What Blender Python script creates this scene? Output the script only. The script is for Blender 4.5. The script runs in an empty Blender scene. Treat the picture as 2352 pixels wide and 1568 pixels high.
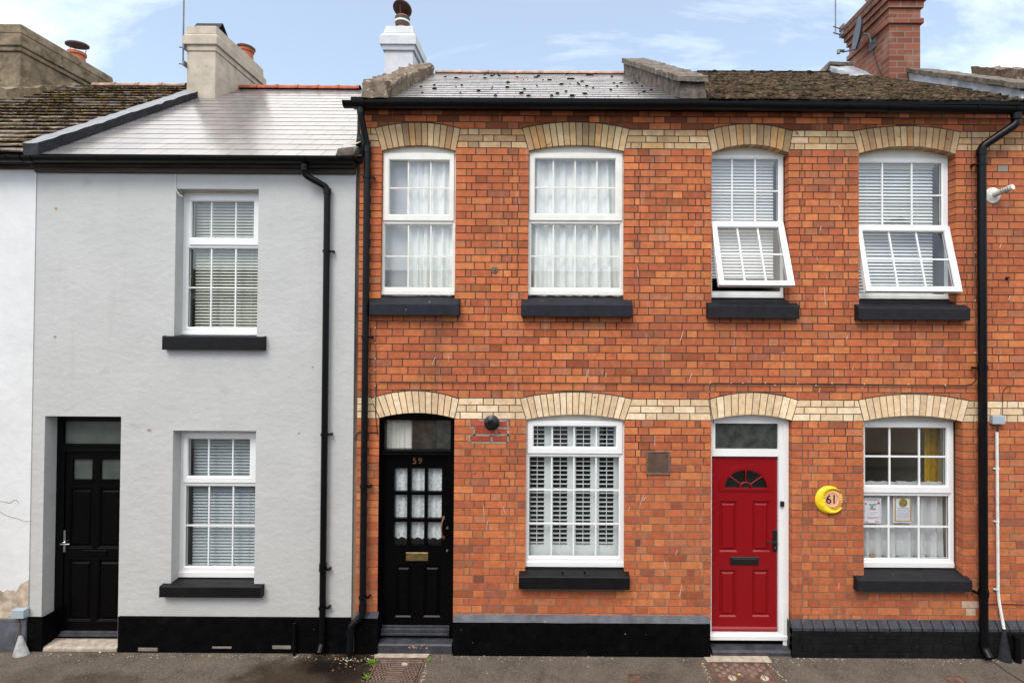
import bpy, math, random
from math import sin, cos, pi, radians, sqrt
from mathutils import Vector, Matrix, noise
random.seed(7)
S = bpy.context.scene
COL = S.collection
# ------------------------------------------------------------------ camera
FPX = 1249.0; PU, PV = 1265.0, 751.6           # focal length and principal point, in units of a 2352 px wide frame
PITCH, ROLL = 0.0131, 0.006
CAM = Vector((0.0, -6.0, 3.5))
FW = Vector((0, cos(PITCH), sin(PITCH)))
R0 = Vector((1, 0, 0)); U0 = Vector((0, -sin(PITCH), cos(PITCH)))
RV = R0*cos(ROLL) + U0*sin(ROLL); UV = -R0*sin(ROLL) + U0*cos(ROLL)
cd = bpy.data.cameras.new('camera'); cam = bpy.data.objects.new('camera', cd); COL.objects.link(cam)
M = Matrix((RV, UV, -FW)).transposed().to_4x4(); M.translation = CAM
cam.matrix_world = M
cd.sensor_width = 36; cd.lens = FPX/2352*36
cd.shift_x = -(PU-1176)/2352; cd.shift_y = -(784-PV)/2352
cd.clip_start = 0.05; cd.clip_end = 500
S.camera = cam
# ------------------------------------------------------------------ light
FILL_CLOUD = 9.0
SUN_EL, SUN_AZ = 52.0, 205.0       # azimuth from north (+Y), clockwise
w = bpy.data.worlds.new('World'); S.world = w; w.use_nodes = True
nt = w.node_tree; nt.nodes.clear()
def N(t, typ, **kw):
    n = t.nodes.new(typ)
    for k, v in kw.items():
        if k.startswith('i_'):
            key = k[2:]
            key = int(key) if key.isdigit() else key.replace('_', ' ')
            n.inputs[key].default_value = v
        else: setattr(n, k, v)
    return n
sky = N(nt, 'ShaderNodeTexSky', sky_type='NISHITA', sun_disc=False, sun_elevation=radians(SUN_EL), sun_rotation=radians(SUN_AZ))
sky.air_density = 1.0; sky.dust_density = 1.6; sky.ozone_density = 1.3
tc = N(nt, 'ShaderNodeTexCoord')
sep = N(nt, 'ShaderNodeSeparateXYZ'); nt.links.new(tc.outputs['Generated'], sep.inputs[0])
# project the view direction on a high cloud sheet: (x, y) / (z + k)
ad = N(nt, 'ShaderNodeMath', operation='ADD', i_1=0.12); nt.links.new(sep.outputs['Z'], ad.inputs[0])
mx = N(nt, 'ShaderNodeMath', operation='MAXIMUM', i_1=0.03); nt.links.new(ad.outputs[0], mx.inputs[0])
dx = N(nt, 'ShaderNodeMath', operation='DIVIDE'); nt.links.new(sep.outputs['X'], dx.inputs[0]); nt.links.new(mx.outputs[0], dx.inputs[1])
dy = N(nt, 'ShaderNodeMath', operation='DIVIDE'); nt.links.new(sep.outputs['Y'], dy.inputs[0]); nt.links.new(mx.outputs[0], dy.inputs[1])
cb = N(nt, 'ShaderNodeCombineXYZ'); nt.links.new(dx.outputs[0], cb.inputs[0]); nt.links.new(dy.outputs[0], cb.inputs[1])
mp = N(nt, 'ShaderNodeMapping'); mp.inputs['Scale'].default_value = (0.55, 1.1, 1); mp.inputs['Location'].default_value = (3.1, 1.7, 0); mp.inputs['Rotation'].default_value = (0, 0, 0.45)
nt.links.new(cb.outputs[0], mp.inputs[0])
n1 = N(nt, 'ShaderNodeTexNoise', i_Scale=1.15, i_Detail=9.0, i_Roughness=0.62, i_Distortion=0.6); nt.links.new(mp.outputs[0], n1.inputs['Vector'])
cr = N(nt, 'ShaderNodeValToRGB'); cr.color_ramp.elements[0].position = 0.44; cr.color_ramp.elements[1].position = 0.64
cr.color_ramp.elements[0].color = (0.22, 0.22, 0.22, 1); cr.color_ramp.elements[1].color = (0.95, 0.95, 0.95, 1)
nt.links.new(n1.outputs['Fac'], cr.inputs[0])
mix = N(nt, 'ShaderNodeMixRGB', blend_type='MIX'); mix.inputs[2].default_value = (5.9, 6.5, 6.6, 1)
nt.links.new(cr.outputs[0], mix.inputs[0]); nt.links.new(sky.outputs[0], mix.inputs[1])
# bright cloud veil added above the view to light fronts and slates, thinning out below about 33 degrees
hz = N(nt, 'ShaderNodeMapRange', clamp=True, interpolation_type='SMOOTHSTEP'); hz.inputs[1].default_value = 0.52; hz.inputs[2].default_value = 0.60
nt.links.new(sep.outputs['Z'], hz.inputs[0])
mix2 = N(nt, 'ShaderNodeMixRGB', blend_type='MIX'); mix2.inputs[2].default_value = (FILL_CLOUD*1.02, FILL_CLOUD*.99, FILL_CLOUD*.94, 1)
nt.links.new(hz.outputs[0], mix2.inputs[0]); nt.links.new(mix.outputs[0], mix2.inputs[1])
bg = N(nt, 'ShaderNodeBackground'); bg.inputs['Strength'].default_value = 0.15
wo = N(nt, 'ShaderNodeOutputWorld')
nt.links.new(mix2.outputs[0], bg.inputs[0]); nt.links.new(bg.outputs[0], wo.inputs[0])
ld = bpy.data.lights.new('sun', 'SUN'); ld.energy = 1.35; ld.angle = radians(24); ld.color = (1, 0.965, 0.92)
sun = bpy.data.objects.new('sun', ld); COL.objects.link(sun)
az = radians(SUN_AZ); el = radians(SUN_EL)
sd = Vector((sin(az)*cos(el), cos(az)*cos(el), sin(el)))
sun.rotation_euler = sd.to_track_quat('Z', 'Y').to_euler(); sun.location = (0, -8, 12)
S.view_settings.view_transform = 'Standard'; S.view_settings.look = 'None'; S.view_settings.gamma = 1
S.view_settings.exposure = 0.70
S.render.engine = 'CYCLES'; S.cycles.max_bounces = 8; S.cycles.transparent_max_bounces = 12
# ------------------------------------------------------------------ helpers
def at(u, v, y=0.0):
    d = FW + RV*((u-PU)/FPX) - UV*((v-PV)/FPX)
    t = (y-CAM.y)/d.y
    p = CAM + d*t
    return p.x, p.z
def AX(u, v, y=0.0): return at(u, v, y)[0]
def AZ(u, v, y=0.0): return at(u, v, y)[1]
def RC(u0, v0, u1, v1, y=0.0):
    um, vm = (u0+u1)/2, (v0+v1)/2
    return AX(u0, vm, y), AX(u1, vm, y), AZ(um, v1, y), AZ(um, v0, y)
class MB:
    def __init__(s): s.v = []; s.f = []; s.c = []; s.k = None; s.m = []; s.mi = 0
    def add(s, vs, fs):
        b = len(s.v); s.v += [tuple(p) for p in vs]
        for f in fs: s.f.append([b+i for i in f]); s.c.append(s.k); s.m.append(s.mi)
    def box(s, x0, x1, y0, y1, z0, z1):
        s.add([(x0,y0,z0),(x1,y0,z0),(x1,y1,z0),(x0,y1,z0),(x0,y0,z1),(x1,y0,z1),(x1,y1,z1),(x0,y1,z1)],
              [(0,3,2,1),(4,5,6,7),(0,1,5,4),(1,2,6,5),(2,3,7,6),(3,0,4,7)])
    def prism(s, pts, y0, y1):            # polygon in XZ (counter-clockwise seen from the front) extruded y0 (front) .. y1
        n = len(pts)
        s.add([(x, y0, z) for x, z in pts]+[(x, y1, z) for x, z in pts],
              [list(range(n)), list(range(2*n-1, n-1, -1))]+[[(i+1) % n, i, i+n, (i+1) % n+n] for i in range(n)])
    def profx(s, pts, x0, x1):            # polygon in YZ extruded along X
        n = len(pts)
        s.add([(x0, y, z) for y, z in pts]+[(x1, y, z) for y, z in pts],
              [list(range(n)), list(range(2*n-1, n-1, -1))]+[[i, (i+1) % n, (i+1) % n+n, i+n] for i in range(n)])
    def tube(s, pts, r, n=12, caps=True):
        pts = [Vector(p) for p in pts]; b = len(s.v); rings = []
        rr = r if isinstance(r, (list, tuple)) else [r]*len(pts)
        up = None
        for i, p in enumerate(pts):
            if i == 0: d = pts[1]-p
            elif i == len(pts)-1: d = p-pts[i-1]
            else: d = (pts[i+1]-p).normalized()+(p-pts[i-1]).normalized()
            d.normalize()
            if up is None: up = Vector((0,1,0)) if abs(d.y) < .9 else Vector((1,0,0))
            a = (up-d*up.dot(d)).normalized(); c = d.cross(a); up = a
            k = 1.0
            if 0 < i < len(pts)-1:
                q = (pts[i+1]-p).normalized(); k = 1/max(.5, d.dot(q))
            rings.append([p+(a*cos(2*pi*j/n)+c*sin(2*pi*j/n))*rr[i]*k for j in range(n)])
        vs = [q for rg in rings for q in rg]; fs = []
        for i in range(len(pts)-1):
            for j in range(n): fs.append([i*n+j, i*n+(j+1) % n, (i+1)*n+(j+1) % n, (i+1)*n+j])
        if caps: fs += [list(range(n))[::-1], [(len(pts)-1)*n+j for j in range(n)]]
        s.add(vs, fs)
    def lathe(s, prof, c, axis='Z', n=24, tilt=None):   # prof: (r, h)
        vs = []
        for r, h in prof:
            for j in range(n):
                a = 2*pi*j/n
                p = Vector((r*cos(a), r*sin(a), h))
                if axis == 'Y': p = Vector((p.x, -p.z, p.y))
                if tilt: p = tilt @ p
                vs.append(p+Vector(c))
        fs = [[i*n+j, i*n+(j+1) % n, (i+1)*n+(j+1) % n, (i+1)*n+j] for i in range(len(prof)-1) for j in range(n)]
        if prof[0][0] > 1e-4: fs.append(list(range(n))[::-1])
        if prof[-1][0] > 1e-4: fs.append([(len(prof)-1)*n+j for j in range(n)])
        s.add(vs, fs)
    def blob(s, c, rx, ry, rz, n=7, m=4, j=.25):
        vs = [(c[0], c[1], c[2]+rz)]
        for i in range(1, m+1):
            t = pi/2*i/m*1.25
            for k in range(n):
                a = 2*pi*k/n+i*.4; q = 1+random.uniform(-j, j)
                vs.append((c[0]+rx*sin(t)*cos(a)*q, c[1]+ry*sin(t)*sin(a)*q, c[2]+rz*cos(t)*q))
        fs = [[0, 1+k, 1+(k+1) % n] for k in range(n)]
        for i in range(m-1):
            for k in range(n): fs.append([1+i*n+k, 1+(i+1)*n+k, 1+(i+1)*n+(k+1) % n, 1+i*n+(k+1) % n])
        s.add(vs, fs)
    def build(s, name, mat, parent=None, smooth=False, bevel=0, M=None):
        me = bpy.data.meshes.new(name); me.from_pydata(s.v, [], s.f); me.update()
        if any(k is not None for k in s.c):
            ca = me.color_attributes.new('Col', 'FLOAT_COLOR', 'CORNER')
            for p in me.polygons:
                k = s.c[p.index] or (1, 1, 1)
                for li in p.loop_indices: ca.data[li].color = (*k, 1)
        for mm in (mat if isinstance(mat, (list, tuple)) else [mat]): me.materials.append(mm)
        if any(s.m):
            for p in me.polygons: p.material_index = s.m[p.index]
        if smooth:
            for p in me.polygons: p.use_smooth = True
        o = bpy.data.objects.new(name, me); COL.objects.link(o)
        if parent is not None:
            o.parent = parent
            o.matrix_parent_inverse = Matrix.Translation(parent.location).inverted() if parent.type == 'EMPTY' else Matrix.Identity(4)
        if bevel:
            b = o.modifiers.new('Bevel', 'BEVEL'); b.width = bevel; b.segments = 2; b.limit_method = 'ANGLE'; b.angle_limit = radians(40)
        if M is not None: o.data.transform(M)
        if smooth and smooth != 'all':
            try: me.shade_auto_smooth
            except Exception: pass
            o.data.set_sharp_from_angle(angle=radians(40))
        return o
def tag(o, label, cat, group=None, kind=None):
    if label: o['label'] = label
    if cat: o['category'] = cat
    if group: o['group'] = group
    if kind: o['kind'] = kind
    return o
def struct(o, label=None):
    o['kind'] = 'structure'
    if label: o['label'] = label
    return o
def thing(name, loc, label, cat, group=None):
    o = bpy.data.objects.new(name, None); COL.objects.link(o); o.location = loc; o.empty_display_size = .2
    return tag(o, label, cat, group)
def textmesh(txt, x, z, size, y, mat, parent, name, align='CENTER', depth=.004, bold=0, spacing=1.0):
    cu = bpy.data.curves.new('txt', 'FONT'); cu.body = txt; cu.size = size; cu.extrude = depth; cu.align_x = align; cu.align_y = 'CENTER'; cu.offset = bold; cu.space_character = spacing
    to = bpy.data.objects.new('txt', cu); COL.objects.link(to)
    bpy.context.view_layer.update()
    me = bpy.data.meshes.new_from_object(to.evaluated_get(bpy.context.evaluated_depsgraph_get()))
    bpy.data.objects.remove(to)
    me.transform(Matrix.Translation((x, y, z)) @ Matrix.Rotation(pi/2, 4, 'X'))
    me.materials.clear(); me.materials.append(mat)
    o = bpy.data.objects.new(name, me); COL.objects.link(o)
    if parent is not None:
        o.parent = parent
        if parent.type == 'EMPTY': o.matrix_parent_inverse = Matrix.Translation(parent.location).inverted()
    return o
# ------------------------------------------------------------------ materials
MATS = {}
def mat(name, col=(.5,.5,.5), rough=.6, spec=.5, metal=0, var=0, vscale=8, vcol=None, bump=0, bscale=60, attr=False, spots=None, bdetail=6, stretch=None, vcon=(.35,.65), trans=0, macro=()):
    m = bpy.data.materials.new(name); m.use_nodes = True; t = m.node_tree
    b = t.nodes['Principled BSDF']; b.inputs['Roughness'].default_value = rough; b.inputs['Metallic'].default_value = metal
    b.inputs['Specular IOR Level'].default_value = spec
    tc = N(t, 'ShaderNodeTexCoord'); vec = tc.outputs['Object']
    if stretch:
        mp = N(t, 'ShaderNodeMapping'); mp.inputs['Scale'].default_value = stretch; t.links.new(vec, mp.inputs[0]); vec = mp.outputs[0]
    src = None
    if attr:
        a = N(t, 'ShaderNodeAttribute', attribute_name='Col'); src = a.outputs['Color']
    else:
        rgb = N(t, 'ShaderNodeRGB'); rgb.outputs[0].default_value = (*col, 1); src = rgb.outputs[0]
    if var or vcol:
        nz = N(t, 'ShaderNodeTexNoise', i_Scale=vscale, i_Detail=6.0, i_Roughness=.65); t.links.new(vec, nz.inputs['Vector'])
        r = N(t, 'ShaderNodeMapRange', clamp=True); r.inputs[1].default_value = vcon[0]; r.inputs[2].default_value = vcon[1]
        t.links.new(nz.outputs['Fac'], r.inputs[0])
        mx = N(t, 'ShaderNodeMixRGB', blend_type='MIX' if vcol else 'MULTIPLY'); t.links.new(src, mx.inputs[1])
        if vcol:
            mx.inputs[2].default_value = (*vcol, 1); ml = N(t, 'ShaderNodeMath', operation='MULTIPLY', i_1=var or 1.0)
            t.links.new(r.outputs[0], ml.inputs[0]); t.links.new(ml.outputs[0], mx.inputs[0])
        else:
            mx.inputs[0].default_value = 1.0
            r.inputs[3].default_value = 1-var; r.inputs[4].default_value = 1+var
            t.links.new(r.outputs[0], mx.inputs[2])
        src = mx.outputs[0]
    if spots:    # list of (threshold_lo, threshold_hi, scale, colour)
        for lo, hi, sc, c in spots:
            nz = N(t, 'ShaderNodeTexNoise', i_Scale=sc, i_Detail=4.0, i_Roughness=.6); t.links.new(vec, nz.inputs['Vector'])
            r = N(t, 'ShaderNodeMapRange', clamp=True); r.inputs[1].default_value = lo; r.inputs[2].default_value = hi; t.links.new(nz.outputs['Fac'], r.inputs[0])
            mx = N(t, 'ShaderNodeMixRGB'); mx.inputs[2].default_value = (*c, 1); t.links.new(src, mx.inputs[1]); t.links.new(r.outputs[0], mx.inputs[0]); src = mx.outputs[0]
    for sc, lo, hi, amt, c, strch in macro:       # broad weathering: scale, noise window, amount, colour it drifts to, stretch
        mp2 = N(t, 'ShaderNodeMapping'); mp2.inputs['Scale'].default_value = strch; mp2.inputs['Location'].default_value = (sc*3.7, 1.3, sc*.9); t.links.new(tc.outputs['Object'], mp2.inputs[0])
        nz = N(t, 'ShaderNodeTexNoise', i_Scale=sc, i_Detail=7.0, i_Roughness=.62); t.links.new(mp2.outputs[0], nz.inputs['Vector'])
        r = N(t, 'ShaderNodeMapRange', clamp=True); r.inputs[1].default_value = lo; r.inputs[2].default_value = hi; r.inputs[4].default_value = amt; t.links.new(nz.outputs['Fac'], r.inputs[0])
        mx = N(t, 'ShaderNodeMixRGB'); mx.inputs[2].default_value = (*c, 1); t.links.new(src, mx.inputs[1]); t.links.new(r.outputs[0], mx.inputs[0]); src = mx.outputs[0]
    t.links.new(src, b.inputs['Base Color'])
    if bump:
        nz = N(t, 'ShaderNodeTexNoise', i_Scale=bscale, i_Detail=float(bdetail), i_Roughness=.6); t.links.new(vec, nz.inputs['Vector'])
        bp = N(t, 'ShaderNodeBump', i_Strength=1.0, i_Distance=bump); t.links.new(nz.outputs['Fac'], bp.inputs['Height']); t.links.new(bp.outputs[0], b.inputs['Normal'])
    if trans:
        out = t.nodes['Material Output']; tr = N(t, 'ShaderNodeBsdfTransparent'); tl = N(t, 'ShaderNodeBsdfTranslucent'); tl.inputs[0].default_value = (*col, 1)
        m1 = N(t, 'ShaderNodeMixShader', i_0=.35); m2 = N(t, 'ShaderNodeMixShader', i_0=trans)
        t.links.new(b.outputs[0], m1.inputs[1]); t.links.new(tl.outputs[0], m1.inputs[2])
        t.links.new(m1.outputs[0], m2.inputs[1]); t.links.new(tr.outputs[0], m2.inputs[2]); t.links.new(m2.outputs[0], out.inputs[0])
    MATS[name] = m
    return m
def glass_mat(name, tint=(.965,.98,.975), boost=1.6, rough=0.0):
    m = bpy.data.materials.new(name); m.use_nodes = True; t = m.node_tree; t.nodes.clear()
    out = N(t, 'ShaderNodeOutputMaterial'); tr = N(t, 'ShaderNodeBsdfTransparent'); tr.inputs[0].default_value = (*tint, 1)
    gl = N(t, 'ShaderNodeBsdfGlossy'); gl.inputs['Roughness'].default_value = rough
    lw = N(t, 'ShaderNodeLayerWeight', i_Blend=.5); pw = N(t, 'ShaderNodeMath', operation='POWER', i_1=5.0); fr = N(t, 'ShaderNodeMath', operation='MULTIPLY_ADD', i_1=.96, i_2=.04)
    t.links.new(lw.outputs['Facing'], pw.inputs[0]); t.links.new(pw.outputs[0], fr.inputs[0]); ml = N(t, 'ShaderNodeMath', operation='MULTIPLY', i_1=boost, use_clamp=True)
    mx = N(t, 'ShaderNodeMixShader')
    t.links.new(fr.outputs[0], ml.inputs[0]); t.links.new(ml.outputs[0], mx.inputs[0]); t.links.new(tr.outputs[0], mx.inputs[1]); t.links.new(gl.outputs[0], mx.inputs[2]); t.links.new(mx.outputs[0], out.inputs[0])
    return m
mBrick = mat('brick', attr=True, rough=.9, spec=.25, var=.22, vscale=14, bump=.003, bscale=55, vcon=(.3,.7),
             spots=[(.66,.74,9,(.20,.055,.03)), (.735,.76,21,(.62,.42,.33))],
             macro=[(.55,.42,.68,.35,(.25,.085,.045),(1,1,1)), (1.3,.56,.74,.55,(.14,.075,.05),(1.6,1,.5)), (5,.60,.72,.30,(.60,.38,.28),(2.2,1,.35)), (2.2,.60,.75,.4,(.56,.26,.10),(1,1,1))])
mMortar = mat('mortar', (.085,.062,.047), .95, .1, var=.5, vscale=2.0, vcon=(.3,.7), bump=.002, bscale=90)
# old dark pointing on the upper storey, paler repointing low down, with a ragged boundary
t_ = mMortar.node_tree; b_ = t_.nodes['Principled BSDF']; src_ = b_.inputs['Base Color'].links[0].from_socket
tc_ = N(t_, 'ShaderNodeTexCoord'); sp_ = N(t_, 'ShaderNodeSeparateXYZ'); t_.links.new(tc_.outputs['Object'], sp_.inputs[0])
nz_ = N(t_, 'ShaderNodeTexNoise', i_Scale=1.1, i_Detail=6.0); t_.links.new(tc_.outputs['Object'], nz_.inputs['Vector'])
ma_ = N(t_, 'ShaderNodeMath', operation='MULTIPLY_ADD', i_1=4.5); t_.links.new(nz_.outputs[0], ma_.inputs[0]); t_.links.new(sp_.outputs[2], ma_.inputs[2])
mr_ = N(t_, 'ShaderNodeMapRange', clamp=True); mr_.inputs[1].default_value = 3.4; mr_.inputs[2].default_value = 5.2; mr_.inputs[3].default_value = .85; mr_.inputs[4].default_value = 0; t_.links.new(ma_.outputs[0], mr_.inputs[0])
mx_ = N(t_, 'ShaderNodeMixRGB'); mx_.inputs[2].default_value = (.25,.185,.135,1); t_.links.new(src_, mx_.inputs[1]); t_.links.new(mr_.outputs[0], mx_.inputs[0]); t_.links.new(mx_.outputs[0], b_.inputs['Base Color'])
mGrey = mat('grey_render', (.505,.503,.497), .85, .25, var=.04, vscale=1.6, bump=.007, bscale=11, bdetail=12,
            macro=[(1.6,.58,.76,.35,(.40,.39,.37),(2.6,1,.35)), (6,.66,.74,.25,(.42,.38,.32),(2,1,.5))],
            spots=[(.63,.75,2.3,(.44,.44,.435))], stretch=(1,1,1.3))
mWhiteR = mat('white_render', (.69,.69,.695), .85, .25, var=.05, vscale=2.2, bump=.008, bscale=7, bdetail=10)
mBare = mat('bare_render', (.47,.38,.30), .95, .1, var=.35, vscale=9, bump=.006, bscale=30)
mPlinthG = mat('grey_plinth', (.095,.10,.118), .8, .3, var=.3, vscale=6, bump=.006, bscale=14, spots=[(.68,.72,25,(.5,.47,.42))])
mPlinthT = mat('slate_grey_paint', (.038,.040,.052), .7, .35, var=.3, vscale=12, bump=.004, bscale=40, spots=[(.7,.73,40,(.45,.42,.38))])
mBlackR = mat('black_masonry_paint', (.0022,.0022,.0025), .75, .05, var=.5, vscale=10, bump=.006, bscale=25, spots=[(.725,.745,26,(.30,.28,.25)), (.64,.8,4,(.012,.012,.012))])
mBlack = mat('black_gloss_paint', (.0015,.0015,.0018), .3, .12, var=.4, vscale=20, bump=.0006, bscale=30)
mPipe = mat('black_pipe', (.0022,.0022,.003), .36, .22, var=.5, vscale=20, bump=.0006, bscale=40)
mPipeOld = mat('weathered_black_pipe', (.004,.004,.006), .42, .25, var=.6, vscale=14, bump=.001, bscale=60, spots=[(.72,.76,30,(.35,.33,.32))])
mTimber = mat('dark_timber', (.035,.026,.024), .55, .35, var=.5, vscale=7, bump=.003, bscale=20, stretch=(.3,1,3))
mSillP = mat('charcoal_sill_paint', (.010,.010,.013), .7, .3, var=.35, vscale=14, bump=.003, bscale=55, spots=[(.745,.76,34,(.55,.53,.5))])
mSill59 = mat('weathered_sill_paint', (.009,.010,.016), .65, .3, var=.4, vscale=9, bump=.004, bscale=40, spots=[(.70,.73,22,(.42,.38,.33)), (.62,.8,6,(.055,.05,.048))])
mSillK = mat('black_sill_paint', (.005,.005,.006), .5, .25, var=.4, vscale=9, bump=.003, bscale=40, spots=[(.70,.74,18,(.10,.10,.10))])
mUpvc = mat('white_upvc', (.83,.83,.83), .32, .5, var=.03, vscale=3)
mUpvcO = mat('aged_white_upvc', (.77,.755,.71), .42, .45, var=.06, vscale=5, spots=[(.68,.8,7,(.62,.58,.5))])
mHead = mat('window_head_panel', (.66,.63,.56), .6, .3, var=.12, vscale=6)
mGlass = glass_mat('window_glass', boost=3.0)
mGlassD = glass_mat('dusty_glass', (.80,.85,.84), boost=2.2)
mFrost = mat('obscure_glass', (.045,.05,.045), .25, .6, var=.5, vscale=9, bump=.002, bscale=120)
mFrostL = mat('frosted_glass', (.07,.08,.073), .3, .6, var=.25, vscale=4, bump=.0015, bscale=160)
mRoom = mat('room_wall', (.16,.14,.12), .9, .2, var=.2, vscale=1)
mRoomL = mat('room_plaster', (.42,.40,.33), .9, .2, var=.2, vscale=1)
mBlindG = mat('greenish_blind', (.66,.66,.58), .5, .4)
mBlindW = mat('white_blind', (.80,.80,.79), .5, .4)
mBlindB = mat('blue_grey_blind', (.50,.56,.58), .5, .4)
mCurtW = mat('white_net', (.86,.87,.88), .9, .1, trans=.06)
mCurtN = mat('sheer_net', (.88,.89,.92), .9, .1, trans=.05)
mCurtG = mat('lined_curtain', (.86,.86,.84), .9, .1, var=.06, vscale=3)
mCurtY = mat('mustard_curtain', (.50,.30,.03), .9, .1, var=.2, vscale=9)
mLace = mat('lace', (.80,.82,.84), .95, .1, spots=[(.5,.62,38,(.52,.54,.57))])
mShut = mat('shutter_paint', (.76,.80,.80), .4, .4)
mRed = mat('red_composite', (.245,.0025,.006), .24, .5, bump=.0008, bscale=70, stretch=(3,1,.4))
mBrass = mat('brass', (.26,.19,.08), .45, .5, metal=.8, var=.3, vscale=20)
mChrome = mat('satin_chrome', (.65,.66,.68), .25, .5, metal=1)
mCopper = mat('tarnished_bronze', (.40,.22,.13), .4, .5, metal=.8, var=.3, vscale=30)
mSlate = mat('roof_slate', attr=True, rough=.2, spec=1.0, var=.12, vscale=5, bump=.0008, bscale=30)
mSlateB = mat('dark_slate_batten', (.03,.028,.028), .9, .1)  # plain dark base under the slates, also used for cracks and slots
mSlate59 = mat('weathered_slate', attr=True, rough=.22, spec=1.0, var=.18, vscale=7, bump=.001, bscale=25, spots=[(.66,.74,14,(.40,.38,.36))])
mTile = mat('mossy_tile', attr=True, rough=.95, spec=.15, var=.5, vscale=11, bump=.012, bscale=30,
            spots=[(.52,.62,16,(.045,.034,.020)), (.60,.68,30,(.09,.06,.035))])
mTileL = mat('lichened_tile', attr=True, rough=.95, spec=.15, var=.4, vscale=9, bump=.010, bscale=30,
             spots=[(.50,.58,5,(.10,.065,.02)), (.66,.69,17,(.55,.55,.53)), (.6,.7,26,(.05,.035,.02))])
mMoss = mat('moss', attr=True, rough=1, spec=.05, var=.5, vscale=50, bump=.01, bscale=90)
mClay = mat('clay_ridge', (.38,.10,.055), .8, .25, var=.3, vscale=9, bump=.003, bscale=40)
mClayG = mat('weathered_clay_ridge', (.42,.27,.21), .85, .25, var=.35, vscale=6, bump=.004, bscale=40)
mPot = mat('terracotta', (.42,.13,.07), .8, .25, var=.2, vscale=12, bump=.002, bscale=40)
mPotL = mat('light_terracotta', (.56,.24,.12), .8, .25, var=.2, vscale=12, bump=.002, bscale=40)
mCowl = mat('rusty_cowl', (.055,.028,.022), .55, .5, var=.5, vscale=14)
mStoneC = mat('rough_stone_coping', (.17,.13,.10), .95, .1, var=.45, vscale=8, bump=.04, bscale=9, bdetail=12, spots=[(.58,.68,14,(.36,.31,.25)), (.6,.7,8,(.08,.06,.05))])
mStoneG = mat('grey_stone_coping', (.135,.115,.098), .95, .1, var=.45, vscale=9, bump=.02, bscale=14, bdetail=12, spots=[(.60,.68,10,(.24,.21,.18)), (.62,.7,16,(.12,.07,.04))])
mStackG = mat('stone_render_stack', (.46,.40,.33), .92, .15, var=.16, vscale=4, bump=.006, bscale=18, spots=[(.60,.72,5,(.30,.28,.20))])
mStackD = mat('dark_stone_stack', (.21,.165,.115), .95, .1, var=.4, vscale=5, bump=.02, bscale=14, spots=[(.60,.72,9,(.09,.07,.05)), (.69,.72,16,(.5,.45,.36))], bdetail=10)
mStackW = mat('white_painted_stack', (.56,.57,.60), .85, .2, var=.1, vscale=4, bump=.005, bscale=20)
mDarkCop = mat('dark_painted_parapet', (.017,.018,.023), .75, .3, var=.35, vscale=8, bump=.01, bscale=18)
mCopTop = mat('lead_grey_coping', (.19,.20,.23), .6, .4, var=.15, vscale=6, bump=.004, bscale=20)
mFillet = mat('mortar_fillet', (.62,.55,.42), .9, .1, var=.15, vscale=6, bump=.006, bscale=24)
mLead = mat('lead_flashing', (.42,.44,.49), .5, .5, var=.3, vscale=7, bump=.012, bscale=11, spots=[(.62,.74,9,(.30,.31,.35))])
mConc = mat('concrete', (.40,.34,.28), .95, .1, var=.25, vscale=14, bump=.004, bscale=60)
mStep = mat('dark_painted_step', (.040,.042,.05), .5, .4, var=.4, vscale=9, bump=.002, bscale=40, spots=[(.70,.74,26,(.35,.26,.2))])
mIronL = mat('worn_cast_iron', (.22,.155,.125), .6, .4, var=.3, vscale=20)
mIronD = mat('dark_cast_iron', (.065,.040,.032), .8, .3, var=.4, vscale=14)
mIron = mat('rusty_cast_iron', (.13,.075,.055), .7, .4, var=.4, vscale=14, bump=.003, bscale=60)
mGalv = mat('galvanised_steel', (.40,.41,.40), .5, .4, metal=.3, var=.3, vscale=12)
mBoxG = mat('grey_plastic', (.36,.42,.47), .5, .4)
mWhiteP = mat('white_plastic', (.76,.78,.77), .5, .4, var=.1, vscale=10)
mFlue = mat('dirty_white_plastic', (.66,.63,.58), .5, .4, var=.25, vscale=20)
mCable = mat('black_cable', (.025,.02,.018), .6, .3)
mCableB = mat('brown_cable', (.16,.11,.085), .6, .3)
mVentB = mat('brown_vent', (.16,.10,.075), .7, .3, var=.2, vscale=12)
mAir = mat('pale_air_brick', (.27,.23,.20), .8, .3, var=.2, vscale=12)
mYellow = mat('yellow_paint', (.85,.60,.02), .45, .4, var=.08, vscale=12)
mTerra = mat('salmon_paint', (.78,.40,.23), .6, .3, var=.08, vscale=30)
mInk = mat('black_ink', (.01,.01,.01), .5, .3)
mPaper = mat('paper', (.80,.80,.86), .7, .2)
mGold = mat('gold_border', (.50,.32,.05), .6, .3)
mOlive = mat('olive_print', (.26,.20,.03), .6, .3, var=.7, vscale=60)
mRedInk = mat('red_print', (.55,.08,.10), .6, .3)
mGreenInk = mat('green_print', (.12,.32,.18), .6, .3)
mViolet = mat('violet_print', (.30,.20,.50), .6, .3)
mGreyInk = mat('grey_print', (.35,.35,.40), .6, .3)
mSteel = mat('weathered_steel', (.16,.16,.17), .5, .5, metal=.5, var=.3, vscale=20)
mDish = mat('dish_grey', (.045,.05,.06), .45, .5, var=.2, vscale=12)
mWeed = mat('weed_leaf', (.10,.20,.02), .7, .2, var=.3, vscale=60)
mLitter = mat('litter', attr=True, rough=.9, spec=.1)
mGasket = mat('black_gasket', (.02,.02,.022), .6, .3)
mRubber = mat('black_rubber', (.010,.010,.010), .35, .5)
mWood = mat('wooden_toy', (.35,.22,.1), .8, .2, var=.3, vscale=60)
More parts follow.
